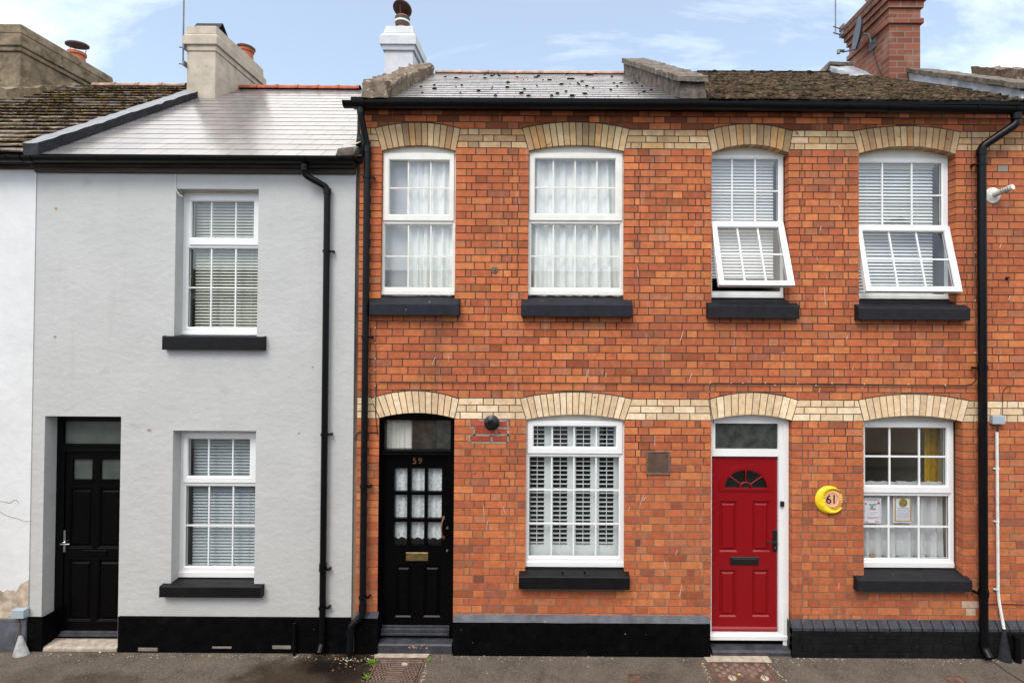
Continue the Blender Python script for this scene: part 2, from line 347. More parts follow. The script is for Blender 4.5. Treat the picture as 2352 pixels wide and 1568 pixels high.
# asphalt
mAsph = mat('asphalt', (.105,.084,.068), .93, .2, var=.28, vscale=3.2, bump=.004, bscale=150, bdetail=3,
            spots=[(.52,.60,42,(.125,.105,.088)), (.58,.66,90,(.22,.19,.16)), (.60,.68,65,(.035,.029,.024)), (.72,.74,38,(.45,.42,.38))])
mRoad = mat('road_asphalt', (.065,.062,.06), .93, .2, var=.2, vscale=1.5, bump=.004, bscale=120, spots=[(.62,.72,110,(.15,.15,.14))])
mKerb = mat('kerb_stone', (.32,.30,.28), .9, .2, var=.2, vscale=6, bump=.003, bscale=50)
mWet = mat('damp_asphalt', (.045,.040,.033), .75, .3, var=.35, vscale=14, bump=.004, bscale=150, bdetail=3, spots=[(.60,.70,120,(.15,.14,.10)), (.62,.7,30,(.02,.02,.012))])
# brick chimney: brick texture laid round the corner with (x + y, z)
def stackbrick():
    m = bpy.data.materials.new('chimney_brick'); m.use_nodes = True; t = m.node_tree; b = t.nodes['Principled BSDF']
    b.inputs['Roughness'].default_value = .92; b.inputs['Specular IOR Level'].default_value = .2
    tc = N(t, 'ShaderNodeTexCoord'); sp = N(t, 'ShaderNodeSeparateXYZ'); t.links.new(tc.outputs['Object'], sp.inputs[0])
    a = N(t, 'ShaderNodeMath', operation='ADD'); t.links.new(sp.outputs[0], a.inputs[0]); t.links.new(sp.outputs[1], a.inputs[1])
    c = N(t, 'ShaderNodeCombineXYZ'); t.links.new(a.outputs[0], c.inputs[0]); t.links.new(sp.outputs[2], c.inputs[1])
    br = N(t, 'ShaderNodeTexBrick', i_Scale=1.0); br.inputs['Brick Width'].default_value = .245; br.inputs['Row Height'].default_value = .092
    br.inputs['Mortar Size'].default_value = .008; br.inputs['Color1'].default_value = (.27,.095,.058,1); br.inputs['Color2'].default_value = (.16,.055,.04,1); br.inputs['Mortar'].default_value = (.205,.17,.14,1)
    t.links.new(c.outputs[0], br.inputs['Vector'])
    nz = N(t, 'ShaderNodeTexNoise', i_Scale=3.0, i_Detail=8.0); t.links.new(tc.outputs['Object'], nz.inputs['Vector'])
    r = N(t, 'ShaderNodeMapRange'); r.inputs[1].default_value = .55; r.inputs[2].default_value = .72; r.inputs[4].default_value = .55; t.links.new(nz.outputs[0], r.inputs[0])
    mx = N(t, 'ShaderNodeMixRGB'); mx.inputs[2].default_value = (.34,.23,.18,1); t.links.new(br.outputs[0], mx.inputs[1]); t.links.new(r.outputs[0], mx.inputs[0])
    t.links.new(mx.outputs[0], b.inputs['Base Color'])
    bp = N(t, 'ShaderNodeBump', i_Strength=.6, i_Distance=.01); bp.invert = True; t.links.new(br.outputs['Fac'], bp.inputs['Height']); t.links.new(bp.outputs[0], b.inputs['Normal'])
    return m
mStackB = stackbrick()

# ------------------------------------------------------------------ wall construction
GZ = 0.015
def arcz(op, x):
    xc = (op['x0']+op['x1'])/2; hw = (op['x1']-op['x0'])/2; r = op['zc']-op['zs']
    R = (hw*hw+r*r)/(2*r); d = min(abs(x-xc), hw)
    return op['zs']+sqrt(max(0, R*R-d*d))-(R-r)
def optop(op, x): return arcz(op, x) if op.get('zc') else op['zs']
def slab(mb, x0, x1, z0, z1, ops, yf, yb, sides=True, grow=0.0):
    ops = [dict(o, x0=o['x0']-grow, x1=o['x1']+grow, zb=o['zb']-grow, zs=o['zs']+grow, zc=(o['zc']+grow if o.get('zc') else None)) for o in ops]
    xs = {x0, x1}
    for o in ops:
        k = 14 if o.get('zc') else 1
        for i in range(k+1):
            xx = o['x0']+(o['x1']-o['x0'])*i/k
            if x0 <= xx <= x1: xs.add(xx)
    xs = sorted(xs)
    for a, b in zip(xs, xs[1:]):
        if b-a < 1e-6: continue
        m = (a+b)/2; cov = sorted([o for o in ops if o['x0'] < m < o['x1']], key=lambda o: o['zb'])
        lo = (z0, z0)
        for o in cov+[None]:
            hi = (min(o['zb'], z1),)*2 if o else (z1, z1)
            if hi[0]-lo[0] > 1e-5 or hi[1]-lo[1] > 1e-5:
                mb.add([(a,yf,lo[0]),(b,yf,lo[1]),(b,yf,hi[1]),(a,yf,hi[0])], [(0,1,2,3)])
            if o:
                lo = (optop(o, a), optop(o, b))
                mb.add([(a,yf,lo[0]),(b,yf,lo[1]),(b,yb,lo[1]),(a,yb,lo[0])], [(0,3,2,1)])
                if o['zb'] > z0: mb.add([(a,yf,o['zb']),(b,yf,o['zb']),(b,yb,o['zb']),(a,yb,o['zb'])], [(0,1,2,3)])
    for o in ops:
        zb = max(o['zb'], z0)
        mb.add([(o['x0'],yf,zb),(o['x0'],yf,o['zs']),(o['x0'],yb,o['zs']),(o['x0'],yb,zb)], [(0,1,2,3)])
        mb.add([(o['x1'],yf,zb),(o['x1'],yf,o['zs']),(o['x1'],yb,o['zs']),(o['x1'],yb,zb)], [(0,3,2,1)])
    if sides:
        mb.add([(x0,yf,z0),(x0,yb,z0),(x0,yb,z1),(x0,yf,z1)], [(0,3,2,1)])
        mb.add([(x1,yf,z0),(x1,yb,z0),(x1,yb,z1),(x1,yf,z1)], [(0,1,2,3)])
        mb.add([(x0,yf,z1),(x1,yf,z1),(x1,yb,z1),(x0,yb,z1)], [(0,1,2,3)])
def ring(mb, o, i, yf, yb, ch):      # rectangular ring o=(x0,x1,z0,z1) around i, inner edge chamfered by ch back to yb
    ox0,ox1,oz0,oz1 = o; ix0,ix1,iz0,iz1 = i
    m0 = (ix0-ch, ix1+ch, iz0-ch, iz1+ch)
    def loop(r, y): return [(r[0],y,r[2]),(r[1],y,r[2]),(r[1],y,r[3]),(r[0],y,r[3])]
    vs = loop(o, yb)+loop(o, yf)+loop(m0, yf)+loop(i, yf+ch*.9)+loop(i, yb)
    fs = []
    for L in range(4):
        for k in range(4): fs.append([L*4+k, L*4+(k+1) % 4, (L+1)*4+(k+1) % 4, (L+1)*4+k])
    mb.add(vs, fs)
SPLIT_Q = []
# ---- houses: empties at the foot of each front wall
HG = 'terraced houses along the street'
hWhite = thing('terraced_house', (-6.5,0,GZ), 'white rendered end house at the left edge, plaster peeling at its foot, mossy tile roof', 'house', HG)
hGrey = thing('terraced_house', (-3.9,0,GZ), 'pale grey rendered house with black base, black door and clean pale slate roof', 'house', HG)
h59 = thing('terraced_house', (-.2,0,GZ), 'red brick house with black glazed door numbered 59 and shuttered window', 'house', HG)
h61 = thing('terraced_house', (3.4,0,GZ), 'red brick house with bright red door, two open upper windows and mossy roof', 'house', HG)
XB = AX(1590, 700)          # party line between the two brick houses
# ---- openings in the brick front (y = 0)
def OP(u0, u1, vs, vc, vb): 
    um = (u0+u1)/2
    return dict(x0=AX(u0, (vs+vb)/2), x1=AX(u1, (vs+vb)/2), zs=AZ(um, vs), zc=AZ(um, vc), zb=AZ(um, vb))
def RINGD(op, e0, e1, ve, vc):
    um = (e0+e1)/2; op['e'] = dict(x0=AX(e0, ve), x1=AX(e1, ve), zs=AZ(um, ve), zc=AZ(um, vc), zb=0); return op
o59ul = RINGD(OP(875, 1045.5, 346.5, 334, 722), 862, 1057.5, 295.5, 282)
o59ur = RINGD(OP(1213, 1433, 347, 333.5, 725), 1199.6, 1445, 295.8, 281)
o59d  = RINGD(OP(868, 1041.5, 960, 948, 1600), 852, 1054, 915.5, 897.7)
o59lr = RINGD(OP(1207, 1434.5, 964, 952, 1350), 1194.5, 1451.5, 915.8, 900.7)
o61ul = RINGD(OP(1634.5, 1812, 351, 332, 728), 1624, 1820.6, 301.5, 285.3)
o61ur = RINGD(OP(1973, 2196, 353.5, 336, 732), 1959, 2206, 303, 290)
o61d  = RINGD(OP(1633, 1819, 965, 952, 1600), 1628, 1833, 918.5, 901.8)
o61lr = RINGD(OP(1984, 2212, 967.5, 954.5, 1356), 1972, 2225, 919.5, 905.5)
OPS = [o59ul,o59ur,o59d,o59lr,o61ul,o61ur,o61d,o61lr]
# ---- courses
def zc(n): return AZ(1120, n*.6125)
rows = []
def addrows(a, b, n, kind, grow=0.0):
    tot = sum(1+grow*(i/(n-1)-.5) for i in range(n)) if n > 1 else 1
    z = zc(a); H = zc(a)-zc(b)
    for i in range(n):
        h = H*(1+grow*(i/(n-1)-.5) if n > 1 else 1)/tot
        rows.append((z-h, z, kind)); z -= h
addrows(409, 482.6, 3, 'red'); addrows(482.6, 555, 3, 'creamU'); addrows(555, 1492, 34, 'red', .09)
addrows(1492, 1571, 3, 'creamL'); addrows(1571, 2325, 27, 'red', 0)
RED = [(.53,.155,.058)]*5+[(.49,.133,.052)]*7+[(.435,.113,.048)]*4+[(.57,.185,.066)]*3+[(.38,.10,.048)]*1+[(.46,.16,.075)]*2+[(.33,.105,.055)]*1
CRU = [(.60,.42,.23),(.55,.37,.20),(.64,.47,.28),(.50,.34,.18),(.58,.34,.15),(.62,.44,.25)]
CRL = [(.80,.61,.39),(.75,.55,.34),(.84,.66,.45),(.79,.57,.35),(.71,.52,.33)]
def pick(kind, z):
    p = dict(red=RED, creamU=CRU, creamL=CRL)[kind]; c = random.choice(p); k = random.uniform(.88, 1.1)
    c = [c[0]*k*.99, c[1]*k*1.01, c[2]*k*1.03] if kind == 'red' else [q*k for q in c]
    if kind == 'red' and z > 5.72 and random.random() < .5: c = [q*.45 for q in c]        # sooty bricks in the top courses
    if kind == 'red' and random.random() < .03: c = [q*.66 for q in c]
    if kind == 'creamU' and random.random() < .12: c = [q*.62 for q in c]
    return tuple(c)
J = 0.0056
XL, XR = AX(820, 800)+.005, 5.36
mb59, mb61 = MB(), MB()
PATCH = (AX(1079,986), AX(1170,986), AZ(1125,1016), AZ(1125,966))
def lay(poly_bot, poly_top, zlo, zhi, kind, xm):
    mb = mb59 if xm < XB else mb61
    jt = random.uniform(-.0012, .0012)
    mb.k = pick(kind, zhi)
    if PATCH[0] < xm < PATCH[1] and PATCH[2] < (zlo+zhi)/2 < PATCH[3]: mb.k = random.choice([(.40,.065,.035),(.46,.09,.055),(.36,.055,.03)])
    bx, bz = xm, (zlo+zhi)/2
    if abs(bx-AX(2223,1396)) < .06 and abs(bz-AZ(2223,1396)) < .05: mb.k = (.60,.42,.31)
    if abs(bx-AX(2298,393)) < .08 and abs(bz-AZ(2298,393)) < .04: mb.k = (.30,.28,.24)
    if abs(bx-AX(1305,1212)) < .04 and abs(bz-AZ(1305,1212)) < .05: mb.k = (.45,.42,.36)
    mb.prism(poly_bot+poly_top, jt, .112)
def rowspan(z0, z1, i):
    """free spans of a course: list of (xa_bot, xa_top, xb_bot, xb_top)"""
    obs = []
    zm = (z0+z1)/2
    for o in OPS:
        e = o['e']
        if o['zb'] < zm and z0 < o['zs']-.012: obs.append((o['x0'], o['x0'], o['x1'], o['x1']))
        elif zm > o['zs']-.0 and z0 < e['zs']-.02:
            def L(z): t = min(1, max(0, (z-o['zs'])/(e['zs']-o['zs']))); return o['x0']+(e['x0']-o['x0'])*t
            def Rr(z): t = min(1, max(0, (z-o['zs'])/(e['zs']-o['zs']))); return o['x1']+(e['x1']-o['x1'])*t
            obs.append((L(z0), L(z1), Rr(z0), Rr(z1)))
    obs.sort(); spans = []; a = (XL, XL)
    for ob in obs+[(XR, XR, XR, XR)]:
        if ob[0]-a[0] > .02: spans.append((a[0], a[1], ob[0], ob[1]))
        a = (ob[2], ob[3])
    return spans
PER, STR = .361, .241
for i, (z0, z1, kind) in enumerate(rows):
    off = (.1805 if i % 2 else 0)+random.uniform(-.012, .012)
    if kind != 'red': off += .09
    for (ab, at_, bb, bt) in rowspan(z0, z1, i):
        k0 = math.floor((ab-off)/PER)-1; js = []
        for k in range(k0, k0+int((bb-ab)/PER)+5):
            js += [off+k*PER+random.uniform(-.004,.004), off+k*PER+STR+random.uniform(-.004,.004)]
        js = [q for q in js if min(ab,at_)+.05 < q < max(bb,bt)-.05 and q > max(ab,at_)+.03 and q < min(bb,bt)-.03]
        jamb = (i % 2 == 1)
        if jamb and ab > XL+.01 and js and kind == 'red':           # queen closers beside the jambs
            js = [q for q in js if q > ab+.21]; js = [ab+.118, ab+.178]+js
        if jamb and bb < XR-.01 and kind == 'red':
            js = [q for q in js if q < bb-.21]+[bb-.178, bb-.118]
        js = sorted(js)
        E0 = [(ab, at_)]+[(q, q) for q in js]+[(bb, bt)]
        for (p, q), (r, s_) in zip(E0, E0[1:]):
            jl = 0 if (p == ab and ab == at_ and ab > XL+.01) else J; jr = 0 if (r == bb and bb == bt) else J
            a0, a1 = p+jl, q+jl; b0, b1 = r-jr, s_-jr
            if b0-a0 < .012: continue
            zl, zh = z0+J*.9, z1-J*.9
            need = [o for o in OPS if (o['e']['zs']-.02 < z1) and (z0 < o['e']['zc']+.012) and o['e']['x0'] < b0 and o['e']['x1'] > a0 and z0 >= o['e']['zs']-.03]
            if not need:
                dz = random.uniform(-.0012,.0012)
                lay([(a0, zl+dz), (b0, zl-dz)], [(b1, zh-dz), (a1, zh+dz)], z0, z1, kind, (a0+b0)/2); continue
            e = need[0]['e']; n = max(3, int((b0-a0)/.02)); pts = []
            for t in range(n+1):
                x = a0+(b0-a0)*t/n
                zz = zl if x < e['x0']-.002 or x > e['x1']+.002 else max(zl, arcz(e, x)+.009)
                pts.append((x, zz))
            grp = []
            for pt in pts+[None]:
                if pt and zh-pt[1] > .006: grp.append(pt)
                else:
                    if len(grp) > 1: lay(grp, [(grp[-1][0], zh), (grp[0][0], zh)], z0, z1, kind, (a0+b0)/2)
                    grp = []
# arches: voussoirs
for o, n, cr in ((o59ul,13,CRU),(o59ur,16,CRU),(o59d,13,CRL),(o59lr,17,CRL),(o61ul,12,CRU),(o61ur,16,CRU),(o61d,12,CRL),(o61lr,16,CRL)):
    e = o['e']; mb = mb59 if o['x0'] < XB and o['x1'] < XB+.1 else mb61
    if o is o61ul or o is o61d: mb = mb61
    for i in range(n):
        ts = [i/n, (i+.5)/n, (i+1)/n]
        gap = .0048
        bi = [o['x0']+(o['x1']-o['x0'])*t for t in ts]; bo = [e['x0']+(e['x1']-e['x0'])*t for t in ts]
        bi[0] += gap; bi[2] -= gap; bo[0] += gap; bo[2] -= gap
        c = random.choice(cr); k = random.uniform(.9, 1.06); k *= .68 if (cr is CRU and random.random() < .13) else 1
        if cr is CRU: c = tuple(q*.93 for q in c)
        mb.k = tuple(q*k for q in c)
        pts = [(x, arcz(o, x)+.002) for x in bi]+[(x, arcz(e, x)-.004) for x in reversed(bo)]
        mb.prism(pts, random.uniform(-.003,-.001), .112)
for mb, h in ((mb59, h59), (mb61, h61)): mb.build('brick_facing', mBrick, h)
ztop = rows[0][1]
m1 = MB(); slab(m1, XL-.03, XB, GZ-.1, ztop, [o for o in OPS if o['x1'] < XB+.05], .0045, .16, grow=.006)
wall59 = m1.build('wall', mMortar, h59)
m1 = MB(); slab(m1, XB, XR, GZ-.1, ztop, [o for o in OPS if o['x0'] > XB-.05], .0045, .16, grow=.006)
wall61 = m1.build('wall', mMortar, h61)
# flank walls and backs so the houses are solid from the side
def carcass(h, x0, x1, zt, mtl, yb=7.5):
    m = MB()
    m.box(x0, x0+.10, .17, yb, GZ-.1, zt); m.box(x1-.10, x1, .17, yb, GZ-.1, zt); m.box(x0+.101, x1-.101, yb-.1, yb-.001, GZ-.1, zt)
    m.build('side_wall', mtl, h)
# patch of pale mortar round the boiler vent and the meter grille
m = MB(); rnd = random.Random(3)
# ---- grey house wall
gx0, gx1 = AX(78.5, 900), AX(813, 900)
ogu = dict(zip(('x0','x1','zb','zs'), RC(402, 434, 592, 800, -.012)))
ogl = dict(zip(('x0','x1','zb','zs'), RC(395, 988.8, 585.7, 1368, -.012)))
ogd = dict(zip(('x0','x1','zb','zs'), RC(98, 955.7, 273.5, 1560, -.012)))
zg = AZ(400, 385, -.012)
m = MB(); slab(m, gx0, gx1, GZ-.1, zg, [ogu, ogl, ogd], -.012, .19)
wallG = m.build('wall', mGrey, hGrey)
m = MB(); m.add([], [])
# stain spots (rusty fixing marks)
mRust = mat('rust_stain', (.36,.30,.22), .9, .1, var=.3, vscale=60)
for u, v, r in ((128.5,480,4),(126,774,3.5),(343,988,4.5),(686,994.5,3),(718,843,2.6)):
    x, z = at(u, v, -.0135); rr = r*.0047
    pts = [(x+rr*cos(a)*(1+.3*sin(3*a)), z+rr*sin(a)*.9) for a in [2*pi*k/10 for k in range(10)]]
    m = MB(); m.prism(pts, -.0138, -.0115); m.build('rust_mark', mRust, hGrey)
# white house wall
wx0 = -9.0
m = MB(); zw = AZ(30, 385, -.02)
pe = AZ(30, 1345, -.02)
m.box(wx0, gx0-.002, -.02, .19, GZ-.1, zw)
m.build('wall', mWhiteR, hWhite)
# peeled patch: ragged top edge, slightly recessed render shown as a thin proud skin
m = MB(); n = 26; x0p, x1p = AX(-30, 1380, -.02), gx0-.002
tops = [(x0p+(x1p-x0p)*i/n) for i in range(n+1)]
def pz(t): return AZ(40, 1356-26*max(0, (t-.72)/.28)**.5*(1 if t > .72 else 0), -.02)+.03*noise.noise(Vector((t*9, 1, 3)))
zb_ = AZ(40, 1419, -.02)
m.prism([(x0p, zb_), (x1p, zb_)]+[(tops[i], pz(i/n)) for i in range(n, -1, -1)], -.0225, -.02+.001)
m.build('peeled_patch', mBare, hWhite)
m = MB()
for pts in ([(-20,1150),(0,1150.5),(12,1152),(22,1154.5),(28,1151),(34,1147),(39,1149),(44,1156)], [(-20,1171),(2,1176),(10,1181),(28,1188),(40,1190),(58,1197),(72,1196)]):
    m.tube([(AX(u,v,-.02), -.0205, AZ(u,v,-.02)) for u, v in pts], [.0012]+[.0028]*(len(pts)-2)+[.001], 5)
m.build('crack', mat('crack_edge', (.25,.20,.16), .9, .1), hWhite)
m = MB(); m.box(wx0, gx0-.004, -.045, -.0201, GZ-.05, zb_)
m.build('plinth', mPlinthG, hWhite, bevel=.008)
# grey house black base
zp = AZ(540, 1417.5, -.035)
m = MB(); px = AX(270.5, 1450, -.035)
m.box(px, gx1, -.035, -.0121, GZ-.05, zp)
m.box(px-.0, px+.002, -.035, .19, GZ-.05, zp)
xi = AX(98, 1440, -.02)
m.box(gx0, xi, -.03, -.0121, GZ-.05, AZ(85, 1417, -.03))
m.box(xi-.001, xi+.0045, -.03, .17, GZ-.05, AZ(85, 1417, -.03))
m.build('plinth', mBlackR, hGrey, bevel=.006)
# brick houses: plinths
def plinth(h, u0, u1, vt, vf, yf, mtop, mface, name='plinth', left_return=None, right_return=None, courses=False):
    um = (u0+u1)/2; x0, x1 = AX(u0, 1450, yf), AX(u1, 1450, yf)
    z0, z1 = AZ(um, vt, 0), AZ(um, vf, yf)
    m = MB()
    if not courses:
        n = int((x1-x0)/.12)+2
        for i in range(n):
            a, b = x0+(x1-x0)*i/n, x0+(x1-x0)*(i+1)/n
            ja = .006*noise.noise(Vector((a*3, 0, u0))); jb = .006*noise.noise(Vector((b*3, 0, u0)))
            m.add([(a, yf, GZ-.05),(b, yf, GZ-.05),(b, yf, z1+jb),(a, yf, z1+ja),(b, .003, z0),(a, .003, z0)], [(0,1,2,3),(3,2,4,5)])
        m.add([(x0,yf,GZ-.05),(x0,yf,z1),(x0,.16,z0),(x0,.16,GZ-.05)], [(0,1,2,3)]); m.add([(x1,yf,GZ-.05),(x1,yf,z1),(x1,.16,z0),(x1,.16,GZ-.05)], [(0,3,2,1)])
        o = m.build(name, [mface, mtop], h)
        for p in o.data.polygons:
            if p.normal.z > .3: p.material_index = 1
        return o
    # brick courses with a sloping header course on top
    m.box(x0+.004, x1-.004, yf+.005, .004, GZ-.05, z1-.003); m.add([(x0+.004,yf+.005,z1-.004),(x1-.004,yf+.005,z1-.004),(x1-.004,.004,z0-.006),(x0+.004,.004,z0-.006)], [(0,1,2,3)])
    nc = 4; hh = (z1-GZ+.02)/nc
    for c in range(nc):
        x = x0+(-.12 if c % 2 else -.03)
        while x < x1:
            L = random.choice([.235,.118])
            a, b = max(x, x0), min(x+L-.008, x1); x += L
            if b-a < .02: continue
            zb = GZ-.02+c*hh; zt2 = zb+hh-.009
            m.box(a, b, yf+random.uniform(-.002,.002), .0035 if a > x0+.001 and b < x1-.001 else .0035, zb, zt2)
    x = x0
    m.mi = 1
    while x < x1-.02:
        b = min(x+.113, x1); sk = .0
        m.add([(x+.002,yf-.002,z1-.03),(b-.005,yf-.002,z1-.03),(b-.005,yf-.002,z1),(x+.002,yf-.002,z1),(b-.005,.002,z0),(x+.002,.002,z0)], [(0,1,2,3),(3,2,4,5),(0,3,5),(1,4,2)])
        x += .118
    m.mi = 0
    for xx in (x0, x1):
        m.add([(xx,yf,GZ-.05),(xx,yf,z1),(xx,.14,z0),(xx,.14,GZ-.05)], [(0,1,2,3)])
    return m.build(name, [mface, mtop], h, bevel=.002)
plinth(h59, 813.5, 867, 1404, 1420, -.045, mPlinthT, mBlackR)
plinth(h59, 1040, 1631.5, 1411, 1430, -.06, mPlinthG, mBlackR)
plinth(h61, 1819.5, 2390, 1421.5, 1443, -.06, mPlinthT, mat('black_brick_paint', (.005,.005,.006), .5, .3, var=.5, vscale=10, bump=.004, bscale=25, spots=[(.725,.745,26,(.30,.28,.25))]), courses=True)
# ------------------------------------------------------------------ windows
WG = 'windows of the row'
def window(h, X0, X1, Z0, Z1, y, panes, bars, mt=None, arch=None, headmat=None, sill_h=.05, label=None, glassm=None, opening=None, stub=.018):
    """frame (mesh) > pane, glazing_bar, head_panel, sash"""
    mt = mt or mUpvc; glassm = glassm or mGlass
    m = MB()
    holes = []
    for p in panes:
        g, s_ = p['g'], p.get('s')
        if s_: holes.append(dict(x0=s_[0]+.012, x1=s_[1]-.012, zb=s_[2]+.012, zs=s_[3]-.012))
        else: holes.append(dict(x0=g[0]-.014, x1=g[1]+.014, zb=g[2]-.014, zs=g[3]+.014))
    slab(m, X0, X1, Z0, Z1, holes, y, y+.055, sides=True)
    for p in panes:                                       # glazing bead inside fixed lights
        if not p.get('s'):
            g = p['g']; ring(m, (g[0]-.0145, g[1]+.0145, g[2]-.0145, g[3]+.0145), g, y+.003, y+.05, .010)
    m.box(X0+.002, X1-.002, y-.014, y-.0005, Z0+.004, Z0+sill_h)
    fr = m.build('window', mt, h, bevel=.003)
    if label: fr['label'] = label
    for p in panes:
        g, s_ = p['g'], p.get('s'); T = p.get('T')
        yy = y+.02
        if s_:
            q = MB(); ring(q, s_, g, y-.016, y+.042, .012); so = q.build('sash', mt, fr, bevel=.003)
            if T: so.data.transform(T)
        if h is not h59:
            q = MB(); ring(q, (g[0]-.001, g[1]+.001, g[2]-.001, g[3]+.001), (g[0]+.0045, g[1]-.0045, g[2]+.0045, g[3]-.0045), yy-.003, yy-.0005, .0); go_ = q.build('gasket', mGasket, fr)
            if T: go_.data.transform(T)
        q = MB(); q.add([(g[0]-.004,yy,g[2]-.004),(g[1]+.004,yy,g[2]-.004),(g[1]+.004,yy,g[3]+.004),(g[0]-.004,yy,g[3]+.004)], [(0,1,2,3)]); po = q.build('pane', p.get('m', glassm), fr)
        if T: po.data.transform(T)
        bw = p.get('bw', .0076)
        for (a_, b_, c_, d_, e_) in [(bx-bw, bx+bw, g[2], g[3], 0) for bx in p.get('bx', ())]+[(g[0], g[1], bz-bw, bz+bw, .0002) for bz in p.get('bz', ())]:
            q = MB(); q.box(a_, b_, yy-.006-e_, yy+.010+e_, c_, d_)
            bo = q.build('glazing_bar', mt, fr)
            if T: bo.data.transform(T)
    if arch:
        q = MB(); k = 14; a = arch; yy = y+.012
        xs = [a['x0']-.02+(a['x1']-a['x0']+.04)*i/k for i in range(k+1)]
        top = [(x, arcz(a, min(max(x, a['x0']), a['x1']))+.02) for x in reversed(xs)]
        q.prism([(xs[0], Z1+.0005), (xs[-1], Z1+.0005)]+top, yy, yy+.05); q.build('head_panel', headmat or mHead, fr)
        q = MB()
        for i in range(k):
            xa, xb2 = xs[i], xs[i+1]; za = arcz(a, min(max(xa, a['x0']), a['x1'])); zb2 = arcz(a, min(max(xb2, a['x0']), a['x1']))
            q.prism([(xa, za-.010), (xb2, zb2-.010), (xb2, zb2+.004), (xa, za+.004)], yy-.014, yy-.0005)
        q.build('head_bead', headmat or mHead, fr)
    return fr
def room(h, X0, X1, Z0, Z1, y, mtl=None, depth=2.2):
    q = MB()
    a = [(X0,y,Z0),(X1,y,Z0),(X1,y,Z1),(X0,y,Z1),(X0,y+depth,Z0),(X1,y+depth,Z0),(X1,y+depth,Z1),(X0,y+depth,Z1)]
    q.add(a, [(0,4,5,1),(1,5,6,2),(2,6,7,3),(3,7,4,0),(4,7,6,5)])
    q.build('room', mtl or mRoom, h)
def sill(h, u0, u1, vback, yback, vf, vb, yf, X0, X1, zlow, mtl, name='window_sill', label=None):
    um = (u0+u1)/2; vm = (vf+vb)/2
    x0, x1 = AX(u0, vm, yf), AX(u1, vm, yf)
    zB, zF, zL = AZ(um, vback, yback), AZ(um, vf, yf), AZ(um, vb, yf)
    t = (0.0-yf)/(yback-yf); z0_ = zF+(zB-zF)*t
    m = MB()
    m.profx([(yf, zL), (-.0025, zL), (-.0025, z0_), (yf+.006, zF+.001), (yf, zF-.005)], x0, x1)
    m.profx([(-.0022, zlow-.01), (yback+.03, zlow-.01), (yback+.03, zB), (-.0022, z0_)], X0+.001, X1-.001)
    o = m.build(name, mtl, h, bevel=.004); 
    if label: o['label'] = label
    return o
def lines(us, v, y): return [AX(u, v, y) for u in us]
# -- grey house, y of frames
yG = .118
def P(u0, v0, u1, v1, y, bars=(), hb=(), sash=None, **k):
    d = dict(g=RC(u0, v0, u1, v1, y+.02), **k)
    if sash: d['s'] = RC(*sash, y-.012)
    d['bx'] = [AX(u, (v0+v1)/2, y+.02) for u in bars]; d['bz'] = [AZ((u0+u1)/2, v, y+.02) for v in hb]
    return d
def blind(x0, x1, z0, z1, y, pitch, wd, tilt, mtl, label, phase=0, grp='venetian blinds behind the windows', bottom=True):
    m = MB(); z = z1-.03; c, s_ = cos(tilt), sin(tilt)
    while z > z0+.02:
        t = tilt+random.uniform(-.05,.05); c, s_ = cos(t), sin(t)
        a = (y-wd/2*c, z-wd/2*s_); b = (y+wd/2*c, z+wd/2*s_)
        m.add([(x0,a[0],a[1]),(x1,a[0],a[1]),(x1,b[0],b[1]),(x0,b[0],b[1]),(x0,a[0],a[1]-.0015),(x1,a[0],a[1]-.0015),(x1,b[0],b[1]-.0015),(x0,b[0],b[1]-.0015)], [(0,1,2,3),(4,7,6,5),(0,4,5,1),(3,2,6,7)])
        z -= pitch
    t = thing('venetian_blind', ((x0+x1)/2, y, z1), label, 'blind', grp)
    m.build('slats', mtl, t)
    q = MB(); q.box(x0-.005, x1+.005, y-.022, y+.022, z1-.022, z1+.012); q.build('head_rail', mtl, t)
    q = MB()
    for f in (.2, .8): q.tube([(x0+(x1-x0)*f, y-.018, z1), (x0+(x1-x0)*f, y-.018, z+.02)], .0016, 5)
    q.build('ladder_cord', mtl, t)
    if bottom: q = MB(); q.box(x0, x1, y-.014, y+.014, z-.004, z+.012); q.build('bottom_rail', mtl, t)
    return t
# upper
p1 = P(443.6,464.5,585.7,547,yG,(486.5,542.4),(), sash=(436,451,598,562.5)); p2 = P(434,572,598,751,yG,(485.5,541.5),(661,))
X0, X1 = ogu['x0']-.02, ogu['x1']+.02
zt = AZ(505, 444, yG); zb2 = AZ(505, 770, yG)
window(hGrey, X0, X1, zb2, zt, yG, [p1, p2], 0, sill_h=.035)
q = MB(); q.box(X0, X1, yG-.035, yG+.02, zt+.0005, ogu['zs']+.01); q.build('window_head', mHead, hGrey, bevel=.006)
sill(hGrey, 373, 605, 770.5, yG, 772.6, 803, -.075, ogu['x0'], ogu['x1'], ogu['zb'], mSillK)
room(hGrey, X0, X1, zb2-.1, zt+.1, yG+.06)
blind(p2['g'][0]+.02, p2['g'][1]+.03, zb2+.03, zt-.02, yG+.105, .0345, .033, radians(46), mBlindG, 'slatted blind with cream and green slats in the grey house upper window')
